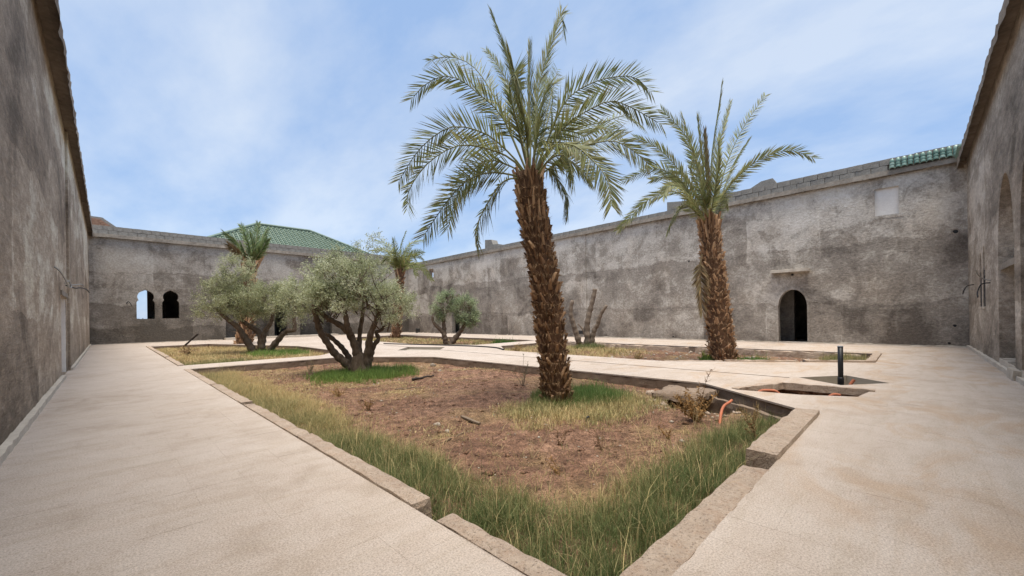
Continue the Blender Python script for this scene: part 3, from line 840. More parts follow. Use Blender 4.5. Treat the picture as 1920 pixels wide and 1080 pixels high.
# green glazed tiles on top of the long wall's end
def barrel(r0, r1, L, n=7, th=.012):
    V = []; F = []
    for (y, r) in ((0, r0), (L, r1)):
        for rr in (r, r - th):
            for k in range(n): a = math.pi * k / (n - 1); V.append((rr * math.cos(a), y, rr * math.sin(a)))
    for k in range(n - 1):
        F.append((k, k + 1, 2 * n + k + 1, 2 * n + k)); F.append((n + k + 1, n + k, 3 * n + k, 3 * n + k + 1))
        F.append((k + 1, k, n + k, n + k + 1))
    return V, F
tile_me = pmesh('roof_tile', *barrel(.085, .070, .22)); tile_me.materials.append(M['green_tile'])
tile_me.polygons.foreach_set('use_smooth', [True] * len(tile_me.polygons))
tb = tag(empty('tiled_eave'), 'strip of green glazed barrel tiles capping the right end of the long wall', 'roof')
yy = -1.36; 
while yy < .60:
    for k in range(3):
        o = link('roof_tile', tile_me, None, tb)
        o.location = (XW(yy) - .26 + k * .075, yy + random.uniform(-.004, .004), ztop(yy) + .20 + k * .125 + random.uniform(-.004, .004)); o.rotation_euler = (math.radians(56), 0, math.radians(-90))
    yy += .172
mk = MB(); mk.add([(XW(-1.4) - .24, -1.44, ztop(-1.4) + .20), (XW(.6) - .24, .62, ztop(.6) + .20), (XW(.6) + .04, .62, ztop(.6) + .56), (XW(-1.4) + .04, -1.44, ztop(-1.4) + .56)], [(0, 1, 2, 3)])
mk.add([(XW(-1.4) + .2, -1.44, ztop(-1.4) + .5), (XW(.6) + .2, .62, ztop(.6) + .5), (XW(.6) + .2, .62, ztop(.6) + .60), (XW(-1.4) + .2, -1.44, ztop(-1.4) + .60)], [(0, 1, 2, 3)])
mk.build('tile_bed', M['cornice'], tb)
# ---- right wall
wr = tag(empty('courtyard_wall'), 'brown streaked cement wall with tall pointed arches at the right edge', 'wall')
posR = lambda u, z, d: (u, YR - d, z)
a1 = arch_pts(12.85, 15.0, .22, 2.45, 4.35); a2 = arch_pts(10.05, 12.2, .22, 2.45, 4.35)
l1 = arch_pts(17.45, 17.98, 1.46, 2.5, 3.20); l2 = arch_pts(18.28, 18.80, 1.46, 2.45, 3.10)
panel('wall_face', posR, [(-1.3, -.5), (22.9, -.5), (22.9, 6.9), (-1.3, 6.9)], [a1, a2, l1, l2], .48, M['wall_right'], wr)
for a in (10.0, 12.8, 17.3, 18.15): mobj('recess_back', [(a, YR - .46, .0), (a + 2.3, YR - .46, .0), (a + 2.3, YR - .46, 4.6), (a, YR - .46, 4.6)] if a < 17 else [(a, YR - .3, 1.3), (a + .8, YR - .3, 1.3), (a + .8, YR - .3, 3.4), (a, YR - .3, 3.4)], [(0, 1, 2, 3)], M['wall_right'] if a < 17 else M['niche'], wr)
for k, (x0, x1, z) in enumerate(((12.83, 15.02, 2.30), (10.03, 12.22, 2.30), (17.44, 17.99, 2.36), (18.27, 18.81, 2.32))):
    v, f = rough_box(x0, x1, YR - .44, YR - .03, z, z + .14, .2, .008, 51 + k); mobj('transom', v, f, M['cornice'], wr)
for k, (x0, x1, z1) in enumerate(((17.44, 17.99, 2.52), (18.27, 18.81, 2.46))):
    v, f = rough_box(x1 - .05, x1, YR - .29, YR - .02, 1.45, z1, .1, .004, 71 + k); mobj('window_jamb', v, f, M['grille'], wr)
    v, f = rough_box(x0 - .02, x1 + .02, YR - .30, YR + .025, 1.40, 1.465, .1, .006, 73 + k); mobj('window_sill', v, f, M['skirting'], wr)
for k, (x0, x1) in enumerate(((12.86, 14.99), (10.06, 12.19))):
    v, f = rough_box(x0, x1, YR - .45, YR + .02, .0, .22, .15, .010, 55 + k, .012); mobj('sill_step', v, f, M['skirting'], wr)
v, f = rough_box(-.7, 22.2, YR - .02, YR + .08, -.02, .10, .12, .014, 57, .014); mobj('skirting', v, f, M['skirting'], wr)
v, f = rough_box(12.15, 12.9, YR - .02, YR + .12, -.02, .20, .12, .014, 58, .02); mobj('pillar_foot', v, f, M['skirting'], wr)
v, f = rough_box(-1.3, 22.3, YR - .3, YR + .25, 6.60, 6.92, .2, .024, 59, .028); mobj('eaves_slab', v, f, M['fascia'], wr)
k = 0; xx = 20.6
while xx < 22.0:
    for k in range(3):
        o = link('roof_tile', tile_me, None, wr); o.location = (xx, YR + .28 - k * .16, 6.94 + k * .10); o.rotation_euler = (math.radians(32), 0, math.radians(180))
    xx += .172
# ---- buildings showing above the walls
hb = tag(empty('pavilion'), 'pavilion with a green tiled hip roof rising behind the far wall', 'building')
ex0, ex1, ey0, ey1, ez, rx0, rx1, ry, rz = 5.0, 20.6, 39.6, 48.4, 7.55, 10.1, 14.9, 44.0, 10.45
mk = MB(); mk.box(ex0 + .5, ex1 - .5, ey0 + .5, ey1 - .5, 0, ez); mk.build('wall', M['block'], hb)
A, B_, C_, D_ = (ex0, ey0, ez), (ex1, ey0, ez), (ex1, ey1, ez), (ex0, ey1, ez); R0, R1 = (rx0, ry, rz), (rx1, ry, rz)
mobj('roof', [A, B_, C_, D_, R0, R1], [(0, 1, 5, 4), (2, 3, 4, 5), (3, 0, 4), (1, 2, 5)], M['roof_green'], hb)
TM = MB()
def tile_slope(e0, e1, r0, r1):
    e0, e1, r0, r1 = map(Vector, (e0, e1, r0, r1)); ud = (e1 - e0).normalized(); mid = (e0 + e1) / 2
    rm = (r0 + r1) / 2; sdir = (rm - mid); sdir = sdir - ud * sdir.dot(ud); SL = sdir.length; sdir.normalize(); nn = ud.cross(sdir).normalized()
    if nn.z < 0: nn = -nn
    W_ = (e1 - e0).length; n = int(W_ / .34); courses = int(SL / .36)
    a = (r0 - e0).dot(ud); b = (r1 - e0).dot(ud)
    for i in range(n):
        u = (i + .5) * W_ / n
        smax = SL if a <= u <= b else (SL * u / a if u < a else SL * (W_ - u) / max(W_ - b, 1e-3))
        for c in range(courses):
            s0 = c * .36
            if s0 > smax: break
            s1 = min(s0 + .40, smax + .05)
            V = []; m = 5
            for s, r, lift in ((s0, .125, .045), (s1, .10, .0)):
                for k in range(m):
                    t = math.pi * k / (m - 1); V.append(e0 + ud * (u + r * math.cos(t)) + sdir * s + nn * (r * math.sin(t) + lift))
            F = [(k, k + 1, m + k + 1, m + k) for k in range(m - 1)] + [tuple(range(m))]
            TM.add(V, F)
tile_slope(A, B_, R0, R1); tile_slope(D_, A, R0, R0); tile_slope(B_, C_, R1, R1)
for p, q in ((A, R0), (B_, R1), (R0, R1)): TM.tube([Vector(p) + Vector((0, 0, .1)), Vector(q) + Vector((0, 0, .1))], .14, 6)
o = TM.build('roof_tiles', M['roof_green'], hb); o['kind'] = 'stuff'
# brick gable at the far left, blocks on the roof of the long wing
gh = tag(empty('roof_hut'), 'small red brick gable above the left end of the far wall', 'building')
def prism_y(prof, y0, y1):
    k = len(prof); V = [(x, y0, z) for x, z in prof] + [(x, y1, z) for x, z in prof]
    return V, [tuple(range(k)), tuple(range(2 * k - 1, k - 1, -1))] + [(i, (i + 1) % k, k + (i + 1) % k, k + i) for i in range(k)]
v, f = prism_y([(-2.6, 6.9), (1.0, 6.9), (1.0, 8.15), (-.15, 9.08), (-2.6, 9.16)], 41.9, 44); mobj('wall', v, f, M['block'], gh)
v, f = prism_y([(-2.6, 8.45), (.35, 8.45), (-.28, 8.95), (-2.6, 9.0)], 41.86, 41.9); mobj('brick_infill', v, f, M['redbrick'], gh)
mk = MB()
for xx in range(10):
    for zz in range(4):
        x0 = -2.5 + xx * .27 + (zz % 2) * .1
        if x0 + .25 < .2 - zz * .14: mk.box(x0, x0 + .25, 41.835, 41.87, 8.47 + zz * .12, 8.57 + zz * .12)
mk.build('bricks', M['redbrick'], gh)['kind'] = 'stuff'
def prism_x(prof, x0, x1):
    k = len(prof); V = [(x0, y, z) for y, z in prof] + [(x1, y, z) for y, z in prof]
    return V, [tuple(range(k)), tuple(range(2 * k - 1, k - 1, -1))] + [(i, (i + 1) % k, k + (i + 1) % k, k + i) for i in range(k)]
wing = MB(); wing.box(22.9, 30, -3, 36, 6.2, 6.55); struct(wing.build('flat_roof', M['cornice']), 'flat roof slab behind the long wall parapet')
v, f = prism_x([(6.05, 6.55), (4.85, 6.55), (4.85, 8.0), (4.98, 8.22), (5.5, 8.18), (6.05, 7.9)], 23.9, 24.5); tag(mobj('roof_block', v, f, M['block']), 'sloped concrete stair head above the long wall between palm and tiles', 'roof block')
v, f = prism_x([(27.05, 6.55), (25.3, 6.55), (25.3, 7.7), (26.0, 7.75), (26.2, 8.2), (27.05, 8.3)], 23.9, 24.6); tag(mobj('roof_block', v, f, M['block']), 'small stepped concrete block above the wall left of the big palm trunk', 'roof block')
v, f = prism_x([(10.45, 6.55), (8.6, 6.55), (8.6, 7.9), (10.45, 8.15)], 23.9, 24.6); tag(mobj('roof_block', v, f, M['block']), 'plain concrete roof block behind the fronds of the second palm', 'roof block')

# ------------------------------------------------------------------ palms
def frond(name, pts, parent, L_leaf, n_side, seed, width=.024, green=None, rach_r=.022, twist=None, dead=False, sag=.06, start=.16, asc=1.0):
    rng = np.random.default_rng(seed)
    n = 44
    P = spline(pts, n)
    T = np.gradient(P, axis=0); T /= np.linalg.norm(T, axis=1)[:, None]
    out = P[-1] - P[0]; out[2] = 0
    if np.linalg.norm(out) < .15: a = rng.uniform(0, 6.28); out = np.array([math.cos(a), math.sin(a), 0])
    out /= np.linalg.norm(out)
    S0 = np.cross([0, 0, 1.0], out)
    tw = rng.choice([-1, 1]) * rng.uniform(.75, 1.35) if twist is None else twist
    V = []; Tt = []; C = []; MI = []
    g0 = np.array(green if green is not None else (.085, .125, .045))
    if dead: g0 = np.array((.26, .19, .10))
    rc = np.array((.42, .42, .22)) if not dead else np.array((.30, .22, .12))
    length = np.sum(np.linalg.norm(np.diff(P, axis=0), axis=1))
    # rachis: a tapered five-sided rod
    rings = range(0, n, 3)
    prev = None
    for i in rings:
        t = i / (n - 1); r = rach_r * (1.25 - 1.08 * t ** .6) + .003
        S = S0 - T[i] * S0.dot(T[i]); S /= max(np.linalg.norm(S), 1e-6); N = np.cross(S, T[i])
        k0 = len(V)
        for a in range(5):
            th = 2 * math.pi * a / 5; V.append(P[i] + S * r * 1.25 * math.cos(th) + N * r * math.sin(th)); C.append(rc * (1.0 - .35 * t) * np.array([1, 1, 1]))
        if prev is not None:
            for a in range(5):
                b = (a + 1) % 5; Tt += [(prev + a, prev + b, k0 + b), (prev + a, k0 + b, k0 + a)]
        prev = k0
    for k in range(n_side):
        t = start + (1 - start) * (k + .5) / n_side
        for sgn in (-1, 1):
            tt = min(max(t + rng.normal(0, .006), .1), .999); fi = tt * (n - 1); i = int(fi); fr = fi - i; j = min(i + 1, n - 1)
            p = P[i] * (1 - fr) + P[j] * fr; tv = T[i]
            S = S0 - tv * S0.dot(tv); S /= max(np.linalg.norm(S), 1e-6); N = np.cross(S, tv)
            tq = tw * min(1.0, .25 + 1.3 * tt); c_, s_ = math.cos(tq), math.sin(tq); S, N = S * c_ + N * s_, N * c_ - S * s_
            prof = (.30 + 2.3 * tt) if tt < .30 else (1.0 if tt < .65 else 1.0 - 1.1 * (tt - .65))
            L = L_leaf * prof * rng.uniform(.82, 1.12)
            ang = math.radians((64 - 30 * tt) * asc + rng.normal(0, 4)); v_ = math.radians(rng.normal(20, 11))
            d = tv * math.cos(ang) + (S * sgn * math.cos(v_) + N * math.sin(v_)) * math.sin(ang); d /= np.linalg.norm(d)
            wv = np.cross(d, N + S * sgn * .5 + rng.normal(0, .25, 3)); wv /= max(np.linalg.norm(wv), 1e-6)
            w = width * rng.uniform(.8, 1.2) * (.75 + .4 * (1 - tt))
            d2 = d + np.array([0, 0, -sag * rng.uniform(.4, 1.4)]); d2 /= np.linalg.norm(d2)
            k0 = len(V); m1 = p + d * L * .45
            nv = np.cross(d, wv)
            V += [p - wv * w * .25, p + wv * w * .25, m1 - wv * w * .5, m1 + wv * w * .5, m1 + nv * w * .22, p + d * L * .45 + d2 * L * .55]
            col = g0 * rng.uniform(.72, 1.25) * np.array([rng.uniform(.9, 1.15), 1, rng.uniform(.85, 1.15)])
            tip = col * .75 + np.array((.22, .20, .09)) * .25 if rng.random() < .75 else np.array((.20, .15, .07))
            C += [col, col, col, col, col * .9, tip]
            Tt += [(k0, k0 + 1, k0 + 4), (k0, k0 + 4, k0 + 2), (k0 + 1, k0 + 3, k0 + 4), (k0 + 2, k0 + 4, k0 + 5), (k0 + 4, k0 + 3, k0 + 5)]
    me = tri_mesh('frond', np.array(V), np.array(Tt), np.array(C))
    return link('frond', me, M['straw'] if dead else M['leaf'], parent)

def boot_mesh(seed, L=.22, w=.085, th=.035):
    """stub of a cut palm leaf: broad clasping base, ragged split end"""
    rng = random.Random(seed); V = []; F = []
    rows = [(0, 1.15, 0, .5), (.35, .95, .012, 1.0), (.72, .62, .035, 1.0), (1.0, .44 * rng.uniform(.7, 1.2), .065, .7)]
    for (s, ww_, o, tt) in rows:
        x = w * ww_ / 2; z = s * L; y = o + rng.uniform(-.006, .006)
        V += [(-x, y * .4, z + rng.uniform(-.02, .02)), (-x * .45, y + th * tt, z + rng.uniform(-.015, .015)), (x * .45, y + th * tt, z + rng.uniform(-.03, .03)), (x, y * .4, z + rng.uniform(-.02, .02)), (0, y - th * .4, z)]
    for r in range(3):
        for k in range(5):
            a = r * 5 + k; b = r * 5 + (k + 1) % 5; F.append((a, b, b + 5, a + 5))
    F.append((15, 16, 17, 18, 19))
    me = pmesh('leaf_base', V, F); return me
BOOTS = {}
for key, mt in (('new', M['boot']), ('old', M['boot_dark'])):
    BOOTS[key] = []
    for k in range(6):
        me = boot_mesh(k + (0 if key == 'new' else 20)); me.materials.append(mt); BOOTS[key].append(me)
def palm(name, label, base, trunk, r_base, r_top, fronds, Lleaf, nside, nboots, bscale, green, width, extra=0, dead_idx=(), fib=900, top_frac=.82, start=.16, hug=.22, blen=1.0, narrow=None, asc=1.0, small=0):
    root = empty(name, base); tag(root, label, 'palm', 'date palms in the planters')
    P = spline(trunk, 26)
    mb = MB(); rad = [r_base + (r_top - r_base) * (i / 25) for i in range(26)]
    mb.tube([Vector(p) for p in P], [r * .86 for r in rad], 14, True, .10, 3)
    tr = mb.build('trunk', M['palm_core'], root, True)
    rng = random.Random(len(name) + nboots); ga = 2.39996
    T = np.gradient(P, axis=0); T /= np.linalg.norm(T, axis=1)[:, None]
    for k in range(nboots):
        t = (k + .5) / nboots; fi = t * 25 * .985; i = int(fi); p = P[i] + (P[min(i + 1, 25)] - P[i]) * (fi - i)
        a = k * ga + rng.uniform(-.22, .22); d = Vector((math.cos(a), math.sin(a), 0)); r = rad[i] * .80
        z = Vector(T[i]); x = d.cross(z).normalized(); y = z.cross(x).normalized()
        if y.dot(d) < 0: x, y = -x, -y
        top = t > top_frac
        o = link('leaf_base', rng.choice(BOOTS['new' if (t > .45 + rng.uniform(-.25, .25)) else 'old']), None, tr)
        lean = rng.gauss(hug, .11) if not top else rng.gauss(.05, .05)
        tw = rng.gauss(0, .16)
        m = Matrix((x, y, z)).transposed()
        m = m @ Matrix.Rotation(-lean, 3, 'X') @ Matrix.Rotation(tw, 3, 'Y')
        s = bscale * rng.uniform(.75, 1.25); sl = s * (rng.uniform(1.5, 2.3) if top else rng.uniform(.75, 1.35) * blen)
        m4 = m.to_4x4() @ Matrix.Diagonal((s * (1.0 if not top else .8), s, sl, 1)); m4.translation = Vector(p) + d * r
        o.matrix_local = m4
    if small:                                  # short broken stubs between the big ones, too many to pick apart
        sb = MB(); protos = [[(tuple(v.co)) for v in m_.vertices] for m_ in BOOTS['old']]; pf = [tuple(p_.vertices) for p_ in BOOTS['old'][0].polygons]
        for k in range(small):
            t = rng.uniform(.01, .97); i = int(t * 25); p = Vector(P[i]) ; a = rng.uniform(0, 6.283); d = Vector((math.cos(a), math.sin(a), 0)); z = Vector(T[i]); x = d.cross(z).normalized(); y = z.cross(x).normalized()
            if y.dot(d) < 0: x, y = -x, -y
            m = Matrix((x, y, z)).transposed() @ Matrix.Rotation(-rng.gauss(.25, .3), 3, 'X') @ Matrix.Rotation(rng.gauss(0, .45), 3, 'Y'); sc_2 = bscale * rng.uniform(.35, .65)
            sb.add([p + d * rad[i] * .92 + m @ (Vector(q) * sc_2) for q in rng.choice(protos)], pf)
        o = sb.build('broken_stubs', M['boot_dark'], tr); o['kind'] = 'stuff'
    # loose fibre and splinters hanging round the stubs
    nr = np.random.default_rng(nboots); V = []; F = []; C = []
    for k in range(fib):
        t = nr.uniform(0, .97); i = int(t * 25); p = P[i]; a = nr.uniform(0, 6.283); d = np.array([math.cos(a), math.sin(a), 0])
        q = p + d * rad[i] * nr.uniform(.9, 1.12); dirv = d * nr.uniform(.0, .7) + np.array([0, 0, nr.normal(.1, .7)]) + nr.normal(0, .3, 3)
        dirv /= np.linalg.norm(dirv); L = nr.uniform(.04, .16) * bscale; w = np.cross(dirv, d); w /= max(np.linalg.norm(w), 1e-5); w *= nr.uniform(.003, .010) * bscale
        k0 = len(V); V += [q - w, q + w, q + dirv * L]; F.append((k0, k0 + 1, k0 + 2)); c = np.array((.34, .225, .13)) * nr.uniform(.3, 1.5); C += [c, c, c * 1.1]
    o = link('trunk_fibre', tri_mesh('trunk_fibre', np.array(V), np.array(F), np.array(C)), M['straw'], tr); o['kind'] = 'stuff'
    for k, f in enumerate(fronds):
        frond('frond', f, root, Lleaf, nside, 100 + k, width, green, rach_r=.022 * bscale, dead=(k in dead_idx), start=start, asc=asc * ((narrow or {}).get(k, 1.0)))
    return root, P
